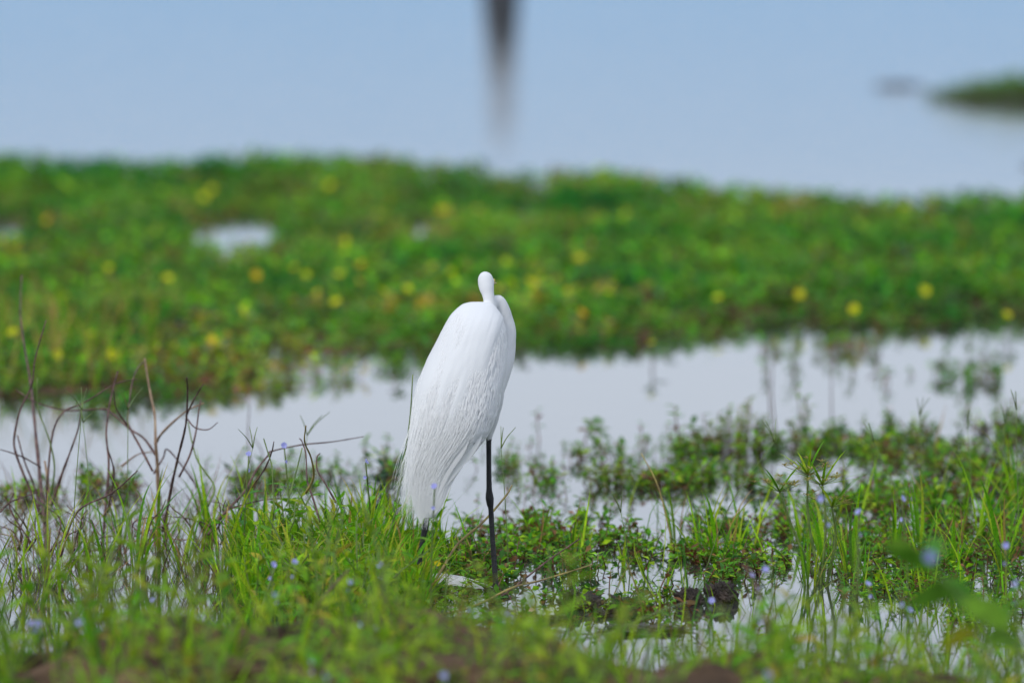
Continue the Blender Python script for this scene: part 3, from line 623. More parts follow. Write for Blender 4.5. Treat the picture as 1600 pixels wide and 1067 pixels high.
# tall single seed stalks
ST = "thin green grass stalk with a fine seed head rising from the weed"
def stalk(pts, y, r, label, group=None, name="grass_stalk", mat=None, head=True):
    P3 = [P(u, v, y + dy) for u, v, dy in pts]; P3[0].z = min(P3[0].z, 0) - .01
    o = empty(name, P3[0]); tag(o, label, "grass", group); rel = [p - P3[0] for p in P3]
    obj("stem", mesh_from("stem", *g_tube(smooth_path(rel, 5), r, r * .45, sides=5), mat or M_GSTEM), o)
    if head:
        for k in range(3):
            t = rel[-1]; a = rng.normal(0, .012, 2)
            obj("seed_head", mesh_from("seed_head", *g_tube(smooth_path([t, t + Vector((a[0] * .6, a[1], .018)), t + Vector((a[0] * 1.5, a[1] * 2, .035))], 3), .0011, .0005, sides=4), mat or M_GSTEM), o)
    return o
for u, v, u2, v2 in [(1440, 800, 1437, 650), (1565, 820, 1570, 660), (1520, 830, 1512, 670), (1595, 860, 1588, 640), (1410, 850, 1365, 690), (1100, 890, 1210, 690), (795, 900, 783, 700), (985, 900, 970, 800), (140, 870, 130, 660), (205, 870, 200, 640), (110, 900, 128, 640), (355, 900, 395, 700), (465, 850, 480, 680)]:
    y = G(u, v).y; stalk([(u, v, 0), (u + (u2 - u) * .35 + rng.normal() * 3, v + (v2 - v) * .5, .01), (u2, v2, .03)], y, .0012, ST, "thin seed stalks")
stalk([(600, 860, 0), (628, 735, .01), (640, 660, .02), (645, 585, .03)], 14.35, .0022, "tall bending green stalk brushing the egret's plumes", head=False)
stalk([(1056, 815, 0), (1030, 765, 0), (1002, 708, .02)], 14.7, .0018, "grass stalk with an orange dried tip in the creeping weed", mat=M_STRAW, head=False)
# yellowed stalks lying across
def cane(name, pts, y, r, label, mat=M_STRAW, cat="stalk", group=None):
    P3 = [P(u, v, y + dy) for u, v, dy in pts]; o = bpy.data.objects.new(name, mesh_from(name, *g_tube(smooth_path([p - P3[0] for p in P3], 5), r, r * .55, sides=6, wob=.25), mat)); COL.objects.link(o)
    o.location = P3[0]; return tag(o, label, cat, group)
cane("fallen_stalk", [(662, 935, -.05), (690, 890, 0), (715, 850, .05), (755, 815, .1), (790, 775, .15), (800, 758, .18)], 13.95, .0026, "yellow brown dry stalk leaning across the egret's standing leg")
cane("fallen_stalk", [(690, 960, -.05), (745, 945, 0), (800, 918, .06), (850, 905, .12), (925, 882, .2)], 13.75, .0026, "yellow dry stalk lying over the mud at the egret's foot")
cane("fallen_stalk", [(760, 945, 0), (800, 920, .03), (850, 880, .08), (905, 842, .14)], 13.9, .002, "thin brown dry stalk slanting through weed beside the egret's foot", M_TWIG)
cane("fallen_stalk", [(905, 1000, 0), (960, 985, .05), (1030, 955, .1), (1075, 940, .2)], 13.0, .0022, "greenish dry stalk lying between the mud clods", M_GSTEM)
cane("fallen_stalk", [(480, 975, 0), (500, 940, .02), (530, 905, .05), (545, 890, .06)], 12.75, .0034, "short brown broken stalk standing in the mound grass", M_TWIG)
cane("fallen_stalk", [(535, 1005, 0), (590, 993, .02), (660, 985, .05), (740, 1000, .05)], 12.5, .0032, "straw yellow stalk lying on grassy bank below the mound")
cane("fallen_stalk", [(1205, 1010, 0), (1195, 960, 0), (1175, 900, .03), (1160, 880, .05)], 12.0, .0036, "short reddish brown stalk standing upright on the bank", M_TWIG)
# dead twigs
def shrub(base, y, branches, label, group=None):
    b = P(*base, y); b.z = 0; o = empty("dead_shrub", b); tag(o, label, "dead shrub", group)
    for pts, r0, r1, mat in branches:
        dy = 0.0; P3 = []; drift = rng.normal(0, .03)
        for q, (u, v) in enumerate(pts): P3.append(P(u, v, y + drift * q) - b)
        obj("branch", mesh_from("branch", *g_tube(smooth_path(P3, 5), r0 * 1.02, r1 * 1.02, sides=6, wob=.3), mat), o)
    return o
shrub((250, 830), 15.0, [([(250, 850), (248, 790), (246, 730), (243, 690)], .0042, .003, M_PALE), ([(243, 692), (242, 650), (236, 620), (229, 580), (226, 560)], .0026, .0012, M_PALE),
    ([(244, 692), (252, 678), (272, 658), (295, 640), (318, 630)], .0024, .0012, M_PALE), ([(244, 712), (225, 685), (200, 668), (175, 645), (160, 639), (105, 641), (60, 630), (25, 609)], .0024, .0012, M_TWIG),
    ([(190, 728), (215, 710), (236, 706)], .0017, .001, M_PALE), ([(240, 740), (255, 715), (262, 702), (290, 735), (310, 765)], .0018, .0012, M_TWIG)], "branching dead shrub with a pale forked trunk")
shrub((160, 850), 14.8, [([(160, 850), (165, 790), (170, 725), (166, 680), (170, 640), (176, 610), (184, 580)], .0026, .0014, M_TWIG), ([(168, 800), (178, 740), (168, 700)], .002, .0014, M_TWIG),
    ([(238, 735), (220, 700), (203, 668), (200, 650), (206, 600), (215, 575), (224, 565)], .0022, .001, M_TWIG), ([(200, 665), (182, 640), (178, 610)], .0018, .001, M_TWIG)], "dark dead stems rising in slender hooked curves beside the forked shrub")
shrub((258, 830), 14.75, [([(255, 830), (268, 760), (278, 715), (290, 665), (293, 620), (292, 590)], .0028, .0013, M_TWIG), ([(280, 745), (297, 710), (306, 675), (311, 640), (314, 625)], .0022, .0012, M_TWIG), ([(293, 655), (305, 668), (325, 671), (340, 660)], .0015, .0007, M_TWIG),
    ([(291, 650), (300, 630), (310, 612), (318, 600)], .0017, .0009, M_TWIG), ([(325, 790), (335, 760), (310, 722), (300, 690), (294, 660)], .0022, .0013, M_GSTEM)], "dark dead stems with a thin curled side twig")
shrub((68, 850), 14.9, [([(75, 870), (68, 800), (62, 740), (57, 690), (52, 640), (48, 600), (38, 540), (32, 490), (34, 430)], .004, .0011, M_TWIG), ([(66, 810), (45, 760), (27, 715), (22, 685), (32, 640), (50, 600), (55, 560), (72, 500)], .0028, .0011, M_TWIG),
    ([(62, 790), (52, 755), (38, 720), (27, 680)], .0022, .0014, M_TWIG), ([(80, 790), (95, 745), (110, 705), (122, 670), (126, 645)], .0026, .0011, M_TWIG), ([(70, 800), (85, 740), (78, 690), (60, 640), (58, 590)], .002, .001, M_GSTEM),
    ([(70, 820), (80, 690), (98, 645), (130, 630), (180, 600), (215, 592)], .002, .0009, M_TWIG), ([(64, 730), (40, 716), (20, 708), (0, 702)], .0016, .001, M_TWIG), ([(72, 815), (78, 780), (70, 720)], .0034, .0022, M_PALE)], "tangled dead shrub with long arching dark stems")
shrub((20, 880), 14.4, [([(0, 800), (15, 785), (40, 775), (60, 768)], .0016, .001, M_TWIG), ([(72, 880), (30, 820), (15, 790), (22, 770)], .0018, .001, M_TWIG), ([(80, 870), (95, 815), (70, 790)], .0018, .001, M_TWIG), ([(60, 880), (100, 840), (130, 820), (105, 790)], .0018, .001, M_TWIG), ([(95, 870), (120, 800), (175, 770), (215, 735)], .002, .001, M_TWIG)], "low tangle of dead twigs at the waterline")
shrub((330, 830), 14.5, [([(325, 835), (352, 800), (382, 768), (400, 735), (420, 710), (424, 705), (470, 695), (520, 690), (568, 682)], .0026, .0008, M_TWIG), ([(390, 765), (412, 735), (424, 708), (428, 690)], .0018, .0009, M_TWIG), ([(355, 795), (400, 783), (440, 778)], .0014, .0009, M_TWIG)], "dead twig bent over with its long tip reaching towards the plumes")
shrub((490, 830), 14.3, [([(500, 815), (488, 775), (480, 750), (478, 710), (472, 690), (468, 685)], .0019, .0009, M_TWIG), ([(478, 770), (490, 745), (486, 715), (476, 690), (478, 665)], .0022, .0012, M_STRAW), ([(525, 785), (508, 755), (496, 735), (495, 715), (500, 708)], .0018, .0009, M_TWIG), ([(430, 810), (427, 770), (425, 730), (418, 705), (412, 685)], .0018, .001, M_GSTEM), ([(448, 790), (462, 740), (472, 700)], .0018, .0011, M_GSTEM)], "small dead shrub of crossed brown and yellow stems")
for i, (u, v, h) in enumerate([(395, 740, 110), (400, 740, 60), (1205, 700, 160), (1215, 690, 130), (1300, 660, 100)]):
    y = G(u, v).y; stalk([(u, v, 0), (u + rng.normal() * 6, v - h * .5, 0), (u - 6 + rng.normal() * 10, v - h, 0)], y, .0018, "bare thin dead stalk standing out of the still pool", "bare stalks in the pool", "dead_stalk", M_TWIG, False)

FS = [(800, 905, 12.9, 130), (818, 900, 12.8, 110), (832, 960, 12.7, 60), (858, 850, 13.0, 90), (838, 930, 12.9, 60), (870, 960, 12.6, 80), (1205, 870, 12.7, 90), (1340, 840, 12.5, 120), (1095, 950, 12.6, 50), (1300, 905, 12.6, 60), (1590, 960, 12.0, 60), (1530, 930, 12.4, 70), (200, 960, 12.7, 60), (265, 935, 13.0, 60), (45, 940, 12.8, 80), (440, 905, 12.9, 60), (300, 1000, 12.2, 50), (1010, 985, 12.3, 50), (1250, 960, 12.0, 60)]
for u, v, y, _h in FS:
    gz = float(ground_z(np.array([(u - 800) / F * y]), np.array([y]))[0]); vb = to_map(0, y, gz)[1]
    stalk([(u + rng.normal() * 10, vb, 0), (u + rng.normal() * 4, (v + vb) / 2, 0), (u, v, 0)], y, .0022, "bare pale green flower stalk on the bank " + near(u, BANK), "bare green stalks on the bank", "flower_stalk", None, False)
for base, y, lab in (((45, 860), 14.6, "sprawling low dead shrub below the tangled arching stems"), ((135, 860), 14.7, "sprawling low dead shrub between the hooked stems"), ((225, 865), 14.5, "sprawling low dead shrub around the pale forked trunk"), ((330, 850), 14.6, "sprawling low dead shrub under the long bent twig")):
    br = []
    for k in range(9):
        u0 = base[0] + rng.normal() * 14; v0 = base[1]; a = rng.normal() * .8; ln = 50 + 70 * rng.random(); pts = [(u0, v0)]
        for q in range(4):
            u0 += math.sin(a) * ln / 4; v0 -= abs(math.cos(a)) * ln / 4 * (1 - .15 * q); a += rng.normal() * .45; pts.append((u0, v0))
        br.append((pts, .0013 + .0008 * rng.random(), .0006, (M_TWIG, M_TWIG, M_PALE)[k % 3]))
    shrub(base, y, br, lab)
# creeping sprigs one can pick out: on the water and round the edges
spots = [(842, 690, 1.0), (912, 690, 1.5), (935, 688, 1.1), (1008, 695, .9), (1030, 692, .8), (1062, 705, 1.3), (1075, 715, 1.5), (1085, 700, 1.4), (790, 725, 1.2), (812, 728, 1.0), (835, 742, .9), (890, 722, 1.3), (905, 725, 1.2), (945, 725, 1.3), (968, 724, 1.2), (1000, 720, 1.1), (1035, 722, 1.0), (850, 760, 1.5), (836, 770, 1.3), (470, 735, 1.0), (553, 738, 1.1), (520, 742, .9), (605, 738, 1.1), (430, 755, 1.0), (385, 748, 1.0),
         (1240, 560, 1.2), (1470, 590, 1.2), (1510, 598, 1.2), (1390, 600, 1.0), (700, 600, 1.2), (615, 600, 1.1), (1545, 592, 1.1), (1360, 548, 1.2), (1305, 552, 1.2)]
spots = [(u, v, s * (.95 if u in (842, 912, 935, 1062, 1085) or v < 620 else .6)) for u, v, s in spots] + [(740 + 370 * rng.random(), 695 + 105 * rng.random(), .35 + .45 * rng.random()) for _ in range(46)] + [(320 + 320 * rng.random(), 715 + 60 * rng.random(), .4 + .4 * rng.random()) for _ in range(16)] + [(1190 + 400 * rng.random(), 528 + 70 * rng.random(), .5 + .5 * rng.random()) for _ in range(26)]
POOL = [(450, "small weed sprig in the water behind the bent twig"), (640, "small weed sprig in the water behind the egret's plumes"), (850, "small leafy weed sprig in the pool beyond the egret's standing leg"), (1010, "small leafy weed sprig standing clear of the mat in the pool"), (1080, "leafy weed sprig beside the bushy olive clump")]
for u, v, s in spots: plant("sprig", "water_weed", at_g(u, v), "tiny weed sprig in the pool along the weed bed's edge" if v < 620 else near(u, POOL), "plant", "weed sprigs in the pool", s, tilt=.2)
cnt = 0
X, Y = sample_mask(mid_mask, -1.05, 1.05, 13.2, 16.4, 3000)
for x, y in zip(X, Y):
    u, v = to_map(x, y)
    if cnt >= 150 or u < 640 or u > 1640: continue
    plant("sprig", "water_weed", Vector((x, y, 0)), 'round leaved weed sprig in the green mat ' + near(u, SHAL), "plant", "weed sprigs of the mat", .5 + .45 * rng.random(), tilt=.35); cnt += 1
# bushy clumps
def bush(u, v, wpx, hpx, n, label, cols, lw=.017, name="marsh_bush"):
    p = G(u, v); s = p.y / F; o = empty(name, p); tag(o, label, "bush"); 
    for i in range(n):
        a = rng.random() * 6.28; rr = math.sqrt(rng.random()) * wpx * s * .5; h = hpx * s * (.4 + .65 * rng.random()) * (1 - .45 * (rr / (wpx * s * .5)) ** 2)
        b0 = np.array((rr * .6 * math.cos(a), rr * .6 * math.sin(a), -.02)); b1 = np.array((rr * math.cos(a), rr * math.sin(a), h)); mid = (b0 + b1) / 2 + rng.normal(0, .006, 3)
        st = obj("stem", mesh_from("stem", *g_tube(smooth_path([b0, mid, b1], 3), .0016, .0009, sides=4), M_RSTEM if i % 2 else M_STRAW), o)
        g = Geo()
        nl = 9
        for q in range(nl):
            t = .25 + .75 * (q + .5) / nl; pp = b0 * (1 - t) + b1 * t; l = lw * (.7 + .6 * rng.random()); c = pick(REDS) if rng.random() < .12 * (1.3 - t) else pick(cols)
            g.add(*xf(g_leaf(l, l * .5, c, .5, .5, segs=3), rot(q * 2.4 + rng.normal() * .3, .2 + .5 * t + rng.normal() * .2), pp))
        obj("leaf_spray", mesh_from("leaf_spray", *g.arrays(), M_LEAF), st)
    return o
bush(1150, 700, 125, 85, 34, "bushy olive green clump standing at the edge of the pool", GREENS * np.array([1.5, 1.05, 1]))
bush(1250, 690, 46, 95, 7, "thin sprouting plant with few leaves beside the bushy clump", GREENS)
bush(1290, 690, 90, 32, 18, "low rounded green clump next to the sprouting plant", GREENS)
bush(1420, 690, 130, 46, 30, "broad green leafy mound at the far edge of the mat", GREENS)
bush(1575, 680, 60, 75, 12, "tall leafy clump rising above the broad mound", GREENS)
bush(1120, 745, 90, 30, 16, "low spreading fresh green clump in the middle of the mat", BRIGHT * .7)
bush(975, 760, 130, 42, 26, "fresh green spreading clump of weed with a dark hollow beneath", BRIGHT * .65)
bush(735, 885, 110, 60, 30, "dark green leafy weed clump behind the white feather", GREENS * .9)
bush(890, 900, 110, 50, 24, "leafy weed clump beside the egret's standing foot", GREENS)
bush(610, 770, 45, 95, 8, "slender blue green leafy plant behind the egret's plumes", np.array([(.05, .15, .09), (.07, .18, .08)]), .024)
# sedge with spoked seed heads
def sedge(u, v, tops, label):
    b = G(u, v); o = empty("sedge", b); tag(o, label, "sedge")
    for (tu, tv, bend) in tops:
        top = P(tu, tv, b.y + rng.normal() * .03) - b
        obj("stem", mesh_from("stem", *g_tube(smooth_path([(rng.normal() * .006, rng.normal() * .006, -.02), (top.x * .5 + bend, top.y * .5, top.z * .55), top], 5), .0027, .0019, sides=5), M_GSTEM), o)
        for k in range(9):
            a = k * 2.4; l = .05 + .05 * rng.random()
            obj("bract", mesh_from("bract", *xf(g_blade(l, .0052, .4, pick(BRIGHT) * .8, None, 4, .6 + 1.0 * rng.random()), rot(a), top), M_GRASS), o)
            d = np.array((math.cos(a + .6), math.sin(a + .6), .25 + .4 * rng.random())); e = np.array(top) + d * (.022 + .022 * rng.random())
            sp_ = obj("spike", mesh_from("spike", *g_tube([np.array(top), (np.array(top) + e) / 2, e], .0006, .0006, sides=3), M_GSTEM), o)
            g = Geo()
            for q in range(6):
                g.add(*xf(g_leaf4(.014, .004, np.array((.30, .26, .07)), .5), rot(q * 1.05 + a, .3 + .3 * rng.random()), e))
            obj("spikelet", mesh_from("spikelet", *g.arrays(), M_LEAF), sp_)
    return o
sedge(1288, 912, [(1285, 758, .004), (1262, 742, -.012), (1218, 768, -.012), (1300, 792, .012)], "green sedge with spoked brownish seed heads")
# violet flower stems
def violet(p, h, label, group, big=1.0):
    o = empty("violet_flower_stem", p, rng.random() * 6.28); tag(o, label, "flower", group)
    bx, by = rng.normal(0, .02, 2); path = smooth_path([(0, 0, -.02), (bx * .3, by * .3, h * .5), (bx, by, h)], 4)
    obj("stem", mesh_from("stem", *g_tube(path, .0018, .0012, sides=5), M_GSTEM), o)
    for i in range(5):
        t = .2 + .55 * i / 5; q = path[int(t * (len(path) - 1))]; l = .028 + .016 * rng.random()
        obj("leaf", mesh_from("leaf", *xf(g_leaf(l, l * .35, pick(GREENS) * 1.2, .45, .6), rot(i * 2.4, .5), q), M_LEAF), o)
    f = obj("flower", mesh_from("flower", *g_flower(.0068 * big, np.array((.46, .47, .86)), 5, .45, (.5, .5, .75)), M_PETAL), o); f.location = path[-1]; f.rotation_euler = (R(55) + rng.normal() * .3, rng.normal() * .3, -o.rotation_euler[2] + rng.normal() * .6)
    f = obj("flower", mesh_from("flower", *g_flower(.0045 * big, np.array((.50, .50, .88)), 5, .6, (.5, .5, .75)), M_PETAL), o); f.location = tuple(np.array(path[-2]) + (0, -.003, -.004)); f.rotation_euler = (R(80), 0, -o.rotation_euler[2] + rng.normal())
VL = "small violet flower on a thin leafy stem growing on the bank"
VG = "violet flowers on the bank"
for u, v, y in [(205, 940, 13.1), (115, 915, 13.0), (60, 1002, 12.3), (30, 1010, 12.2), (164, 1018, 12.0), (322, 985, 12.8), (468, 879, 13.1), (535, 920, 12.7), (593, 880, 13.0), (424, 883, 13.2), (593, 982, 12.3), (568, 1008, 12.3), (445, 993, 12.4), (470, 1035, 11.6), (680, 1055, 11.5), (520, 1060, 11.3), (740, 950, 12.8), (850, 1000, 12.5), (1165, 890, 12.8), (1108, 938, 13.2), (1333, 780, 12.7), (1342, 803, 12.9), (1422, 776, 13.3), (1376, 914, 13.1), (1440, 945, 12.8), (1450, 957, 13.0), (1220, 897, 13.1), (1210, 1055, 11.2), (1575, 850, 12.9), (1590, 915, 12.2), (455, 694, 14.6), (380, 710, 14.5), (582, 717, 14.4), (672, 758, 13.4), (1163, 972, 12.4)]:
    top = P(u, v, y); gz = max(0., float(ground_z(np.array([top.x]), np.array([top.y]))[0])); h = max(.05, top.z - gz)
    violet(Vector((top.x, top.y, gz)), h, "small violet flower on a thin leafy stem " + near(u, BANK) if y < 13.35 else "small violet flower on a stem rising from the flooded grass", VG if y < 13.35 else "violet flowers in the flooded grass")
# bank herbs
for i in range(270):
    u = -80 + 1760 * rng.random(); y = 10.7 + 2.2 * rng.random(); x = (u - 800) / F * y
    if fbm(np.array([x]), np.array([y]), 3.2, 95)[0] < .40 or (610 < u < 800 and y > 11.6) or (800 <= u < 1160 and y > 11.9) or (u > 1320 and y > 12.2): continue
    plant("herb", "bank_herb", Vector((x, y, float(ground_z(np.array([x]), np.array([y]))[0]))), 'narrow leaved green herb on the bank ' + near(u, BANK), "plant", "herbs on the bank", .7 + .55 * rng.random(), tilt=.25)
for i in range(95):
    u = 385 + 330 * rng.random(); v = 865 + 130 * rng.random(); low = u > 615 and v > 872
    if low and v < 945: continue
    plant("herb", "bank_herb", land(u, v), "small yellow green herb at the mound's foot below the white feather" if low else ("yellow green herb on the mound " + ("under the dead crossed stems" if u < 510 else "around the short broken brown stalk" if u < 570 else "beside the egret's plumes")), "plant", "low herbs below the mound" if low else "herbs on the mound", (.28 if low else .7) + .3 * rng.random(), tilt=.35)
for i in range(70):
    u = 590 + 250 * rng.random(); y = 11.5 + 1.4 * rng.random(); x = (u - 800) / F * y
    plant("herb", "bank_herb", Vector((x, y, float(ground_z(np.array([x]), np.array([y]))[0]))), ("low herb in front of the white feather " + near(u, BANK)) if u < 780 else "low narrow leaved herb on the bank beside the tan shell", "plant", "low herbs on the bank", .34 + .3 * rng.random(), tilt=.4)
# big leafy shoot close by
def shoot(pts, y, leaves, label):
    P3 = [P(u, v, y) for u, v in pts]; gz = float(ground_z(np.array([P3[0].x]), np.array([y]))[0]); P3[0].z = gz - .01
    o = empty("leafy_shoot", P3[0]); tag(o, label, "plant"); b = P3[0]
    obj("stem", mesh_from("stem", *g_tube(smooth_path([p - b for p in P3], 5), .003, .0018, sides=6), M_GSTEM), o)
    for u, v, l, yaw, pit, c in leaves:
        obj("leaf", mesh_from("leaf", *xf(g_leaf(l, l * .52, np.array(c), .45, .5, .2), rot(yaw, pit, .95), P(u, v, y) - b), M_LEAF), o)
    f = obj("flower", mesh_from("flower", *g_flower(.009, np.array((.34, .34, .80)), 5, .4, (.5, .5, .75)), M_PETAL), o); f.location = P(1452, 870, y - .01) - b; f.rotation_euler = (R(75), 0, .2)
shoot([(1560, 1100), (1535, 1000), (1510, 945), (1470, 900), (1440, 862)], 10.6, [(1470, 895, .075, 2.7, .55, (.10, .28, .02)), (1465, 905, .085, .2, -.5, (.09, .26, .02)), (1495, 930, .085, 3.5, .1, (.08, .24, .02)), (1500, 938, .075, -.3, -.3, (.12, .30, .02)), (1440, 868, .06, 2.4, .4, (.14, .30, .03)), (1448, 868, .055, .9, .5, (.12, .30, .03)), (1530, 985, .06, 3.3, -.2, (.30, .32, .02)), (1535, 1000, .06, .2, .1, (.09, .24, .02)), (1520, 960, .06, .1, .2, (.10, .26, .02))], "broad leaved shoot with one violet flower arching from the bank")
# yellow flowers of the weed bed
YL = "yellow flower open above the green weed bed across the water"
for u, v in [(515, 290), (330, 296), (318, 310), (75, 345), (690, 330), (540, 378), (478, 430), (530, 430), (565, 415), (560, 440), (675, 418), (708, 424), (525, 473), (262, 436), (170, 420), (78, 470), (142, 525), (175, 555), (782, 452), (832, 462), (886, 456), (950, 460), (908, 490), (1018, 537), (1122, 466), (1335, 484), (1446, 455), (1573, 493), (400, 430), (460, 420), (905, 405), (20, 520), (90, 555), (1250, 560 - 100), (637, 452), (705, 545)]:
    gp = G(u, v + 40); h = .055 + .03 * rng.random(); y = gp.y; top = P(u, v, y); gz = max(0, float(ground_z(np.array([top.x]), np.array([y]))[0])); hh = max(.05, top.z - gz)
    o = empty("yellow_flower_plant", (top.x, y, gz)); tag(o, ("yellow flower of the weed bed " + ("along its far lakeside edge" if v < 350 else "among the tall reeds" if u < 200 else "beyond the small gap of open water" if v < 400 else "along its near edge by the pool" if v > 480 else "in the middle of the green leaves")), "flower", "yellow flowers of the weed bed")
    obj("stem", mesh_from("stem", *g_tube([(0, 0, -.01), (.004, 0, hh * .5), (0, 0, hh)], .002, .0014, sides=4), M_RSTEM), o)
    for k in range(4): obj("leaf", mesh_from("leaf", *xf(g_leaf(.04, .018, pick(GREENS), .5, .4, segs=3), rot(k * 1.6 + rng.random(), .4), (0, 0, hh * (.4 + .12 * k))), M_LEAF), o)
    c = np.array((.74, .72, .02)) if rng.random() > .15 else np.array((.80, .50, .02))
    f = obj("flower", mesh_from("flower", *g_flower(.0105 + .004 * rng.random(), c, 5, .3, (.6, .55, .02)), M_PETAL), o); f.location = (0, 0, hh); f.rotation_euler = (R(40) + rng.normal() * .3, rng.normal() * .3, rng.normal() * .4)
p = P(683, 882, 14.15); o = empty("yellow_flower_plant", (p.x, p.y, 0)); tag(o, "small yellow flower nodding beside the white feather", "flower")
obj("stem", mesh_from("stem", *g_tube([(.01, .01, -.01), (.004, 0, p.z * .6), (0, 0, p.z)], .0012, .0009, sides=4), M_RSTEM), o)
f = obj("flower", mesh_from("flower", *g_flower(.0075, np.array((.80, .66, .02)), 5, .5), M_PETAL), o); f.location = (0, 0, p.z); f.rotation_euler = (R(50), 0, .2)
# tall reeds of the weed bed, left side, and straw stems on the right
RL = "tall slender yellow green reed at the near edge of the weed bed"
for i in range(46):
    u = -60 + 330 * rng.random() ** 1.2; v = 520 + 100 * rng.random(); p = G(u, v)
    tuft(p, int(3 + 3 * rng.random()), .17 + .13 * rng.random() * (1 - u / 500), RL if u > 90 else 'tall slender yellow green reed behind the tangled arching twigs', "reeds of the weed bed", .14, .55, "reed", 1.0)
for i in range(24):
    u = 1040 + 560 * rng.random(); v = 470 + 40 * rng.random(); p = G(u, v); tuft(p, 3, .09 + .06 * rng.random(), "short pale straw tuft in the weed bed", "straw tufts of the weed bed", .3, .8, "straw_tuft")
# the white feather at the foot
def feather():
    p = land(706, 924); p.z += .012; o = empty("white_feather", p); tag(o, "broad white feather lying curved on the mud at the egret's feet", "feather")
    m = bpy.data.materials.get("feather_vane"); Lh, W = .098, .034; k = 14; V = []; Fc = []
    for i in range(k):
        t = i / (k - 1); x = (t - .5) * Lh; wd = W * (np.sin(math.pi * min(1, .18 + .82 * t)) ** .55) * (1 - .2 * t); z = .020 * (1 - (2 * t - .8) ** 2 * .55)
        for q in range(7):
            s = q / 3 - 1; V.append((x + .006 * s * s, s * wd * .5, z - .010 * s * s - .004 * s))
    for i in range(k - 1):
        for q in range(6): a = i * 7 + q; Fc += [(a, a + 7, a + 8), (a, a + 8, a + 1)]
    v = obj("vane", mesh_from("vane", np.array(V), np.array(Fc), np.ones((len(V), 3)), m), o); v.rotation_euler = (R(38), R(6), R(-8))
    s = obj("shaft", mesh_from("shaft", *g_tube([(-.055, 0, .010), (-.02, 0, .0215), (.02, 0, .0205), (.047, 0, .013), (.070, .002, .002)], .0013, .0006, sides=5), m), o); s.rotation_euler = v.rotation_euler
feather()
# mud clods and small finds
def clod(u, v, wpx, hpx, label, mat=M_CLOD, cat="mud clod", name="mud_clod", rough=.75, seed=0):
    p = land(u, v); s = p.y / F; bm = bmesh.new(); bmesh.ops.create_icosphere(bm, subdivisions=5, radius=1)
    rs = seed + u
    for q in bm.verts:
        c = q.co; a = fbm(c.x + c.z * .7, c.y - c.z * .6, 1.6, 200 + int(rs) % 40); a2 = vnoise(c.x * 1.3 + c.z, c.y + c.z * .9, 7, 260 + int(rs) % 30); a3 = vnoise(c.x * 2 - c.z, c.y * 1.4 + c.z, 17, 300)
        k = 1 + rough * ((float(a) - .5) * 1.9 + (float(a2) - .5) * .7 + (float(a3) - .5) * .3); q.co = Vector((c.x * wpx * .5 * s * k, c.y * wpx * .42 * s * k, (c.z * .9 + .15) * hpx * (1.12 if cat == 'mud clod' and hpx > 12 else 1) * s * k))
    me = bpy.data.meshes.new(name); bm.to_mesh(me); bm.free(); me.materials.append(mat)
    for pl in me.polygons: pl.use_smooth = True
    o = obj(name, me); o.location = p; return tag(o, label, cat)
clod(902, 950, 60, 20, "dark wet mud clod nearest the egret's foot"); clod(985, 955, 62, 18, "broad dark mud clod between two smaller clods"); clod(1078, 945, 42, 20, "dark mud clod at the foot of a grass tuft"); clod(1125, 940, 40, 20, "rounded dark mud clod behind the grass tuft"); clod(940, 962, 40, 8, "flat wet mud smear lying low in the water")
clod(1010, 985, 150, 10, "long low mud bar along the bank's edge"); clod(870, 968, 50, 8, "small flat mud lump beside the tan shell")
clod(215, 1035, 110, 26, "large brown lump of soil on the bank", M_MUD, "soil lump", "soil_lump"); clod(330, 1060, 150, 22, "low brown heap of soil beside the large lump", M_MUD, "soil lump", "soil_lump"); clod(640, 1066, 170, 18, "broad brown heap of bare soil under the mound grass", M_MUD, "soil lump", "soil_lump"); clod(1285, 1070, 120, 24, "brown soil heap between upright stalks on the bank", M_MUD, "soil lump", "soil_lump")
clod(828, 958, 20, 9, "small tan snail shell in the wet grass", M_SHELL, "shell", "tan_shell", .15)
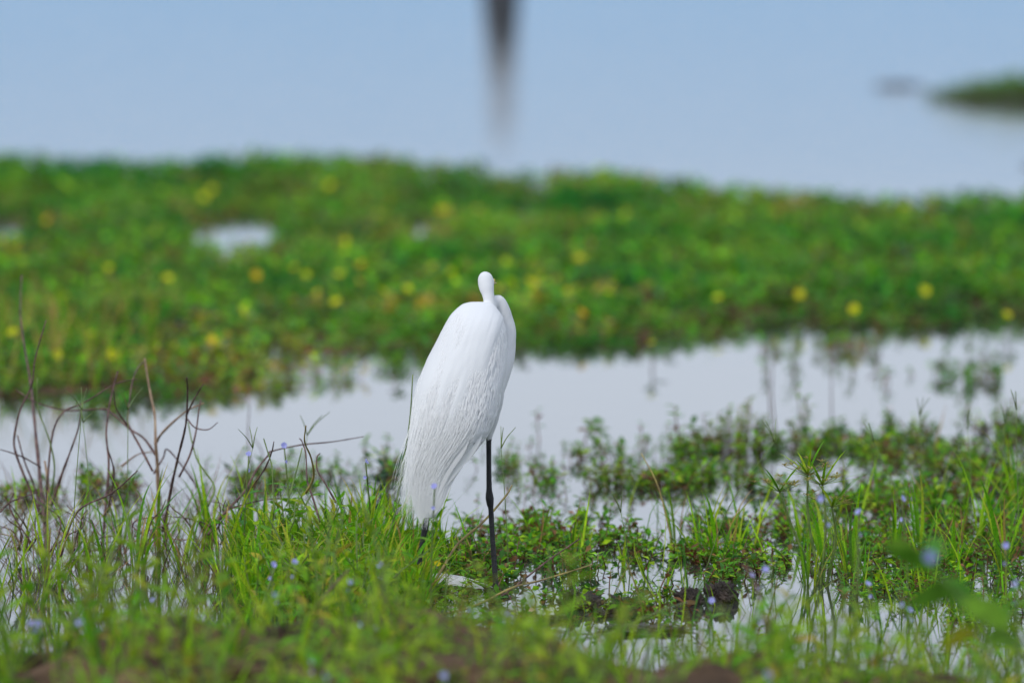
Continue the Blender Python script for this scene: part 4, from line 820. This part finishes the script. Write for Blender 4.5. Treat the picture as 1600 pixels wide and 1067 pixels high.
# far islets and the post out on the lake
def islet(u, v, wpx, hpx, n, label, cols, prr):
    p = G(u, v); s = p.y / F; o = empty("weed_islet", p); tag(o, label, "islet")
    g = Geo(); prs = [low_sprig(12, .6, 1.0, .34, cols, prr) for _ in range(5)]
    a = rng.random(n) * 6.28; rr = np.sqrt(rng.random(n)) * wpx * s * .5
    loc = np.stack([rr * np.cos(a), rr * np.sin(a) * .6, np.zeros(n)], -1); sc = hpx * s * (.55 + .5 * rng.random(n)) * (1.05 - .75 * (rr / (wpx * s * .5)) ** 2)
    obj("foliage", mesh_from("foliage", *scatter_mesh(prs, loc, rng.random(n) * 6.28, sc, tints(n), rng.normal(0, .2, (n, 2))), M_LEAF), o)
    bm = bmesh.new(); bmesh.ops.create_icosphere(bm, subdivisions=3, radius=1)
    for q in bm.verts: k = 1 + .4 * (float(vnoise(q.co.x, q.co.y, 2.2, 330)) - .5); q.co = Vector((q.co.x * wpx * s * .5 * k, q.co.y * wpx * s * .3 * k, q.co.z * hpx * s * .22))
    me = bpy.data.meshes.new("mud_base"); bm.to_mesh(me); bm.free(); me.materials.append(M_CLOD); obj("mud_base", me, o)
islet(1625, 154, 370, 46, 420, "green weedy islet out on the open lake", GREENS * 1.15, .15)
islet(1405, 136, 90, 12, 60, "small dark weed tuft floating beside the islet", np.array([(.03, .05, .04)]), .1)
islet(1640, 262, 90, 16, 40, "small weed tuft just off the end of the weed bed", np.array([(.03, .05, .04)]), .1)
x0 = (781 - 800) / F * 42
bm = bmesh.new(); prev = None
for k in range(16):
    t = k / 15; z = -.3 + .86 * t; r = .105 - .07 * t ** 1.8 + .006 * math.sin(k * 1.7); r = r if k < 15 else .012
    ring = [bm.verts.new((r * math.cos(6.283 * i / 14) * (1 + .12 * math.sin(3 * i)) + .012 * math.sin(2.2 * t), r * math.sin(6.283 * i / 14), z)) for i in range(14)]
    if prev:
        for i in range(14): bm.faces.new((prev[i], prev[(i + 1) % 14], ring[(i + 1) % 14], ring[i]))
    prev = ring
bm.faces.new(prev); me = bpy.data.meshes.new("mooring_post"); bm.to_mesh(me); bm.free(); me.materials.append(M_WOOD)
o = obj("wooden_post", me); o.location = (x0, 42, 0); tag(o, "weathered dark wooden post standing out in the open lake", "post")
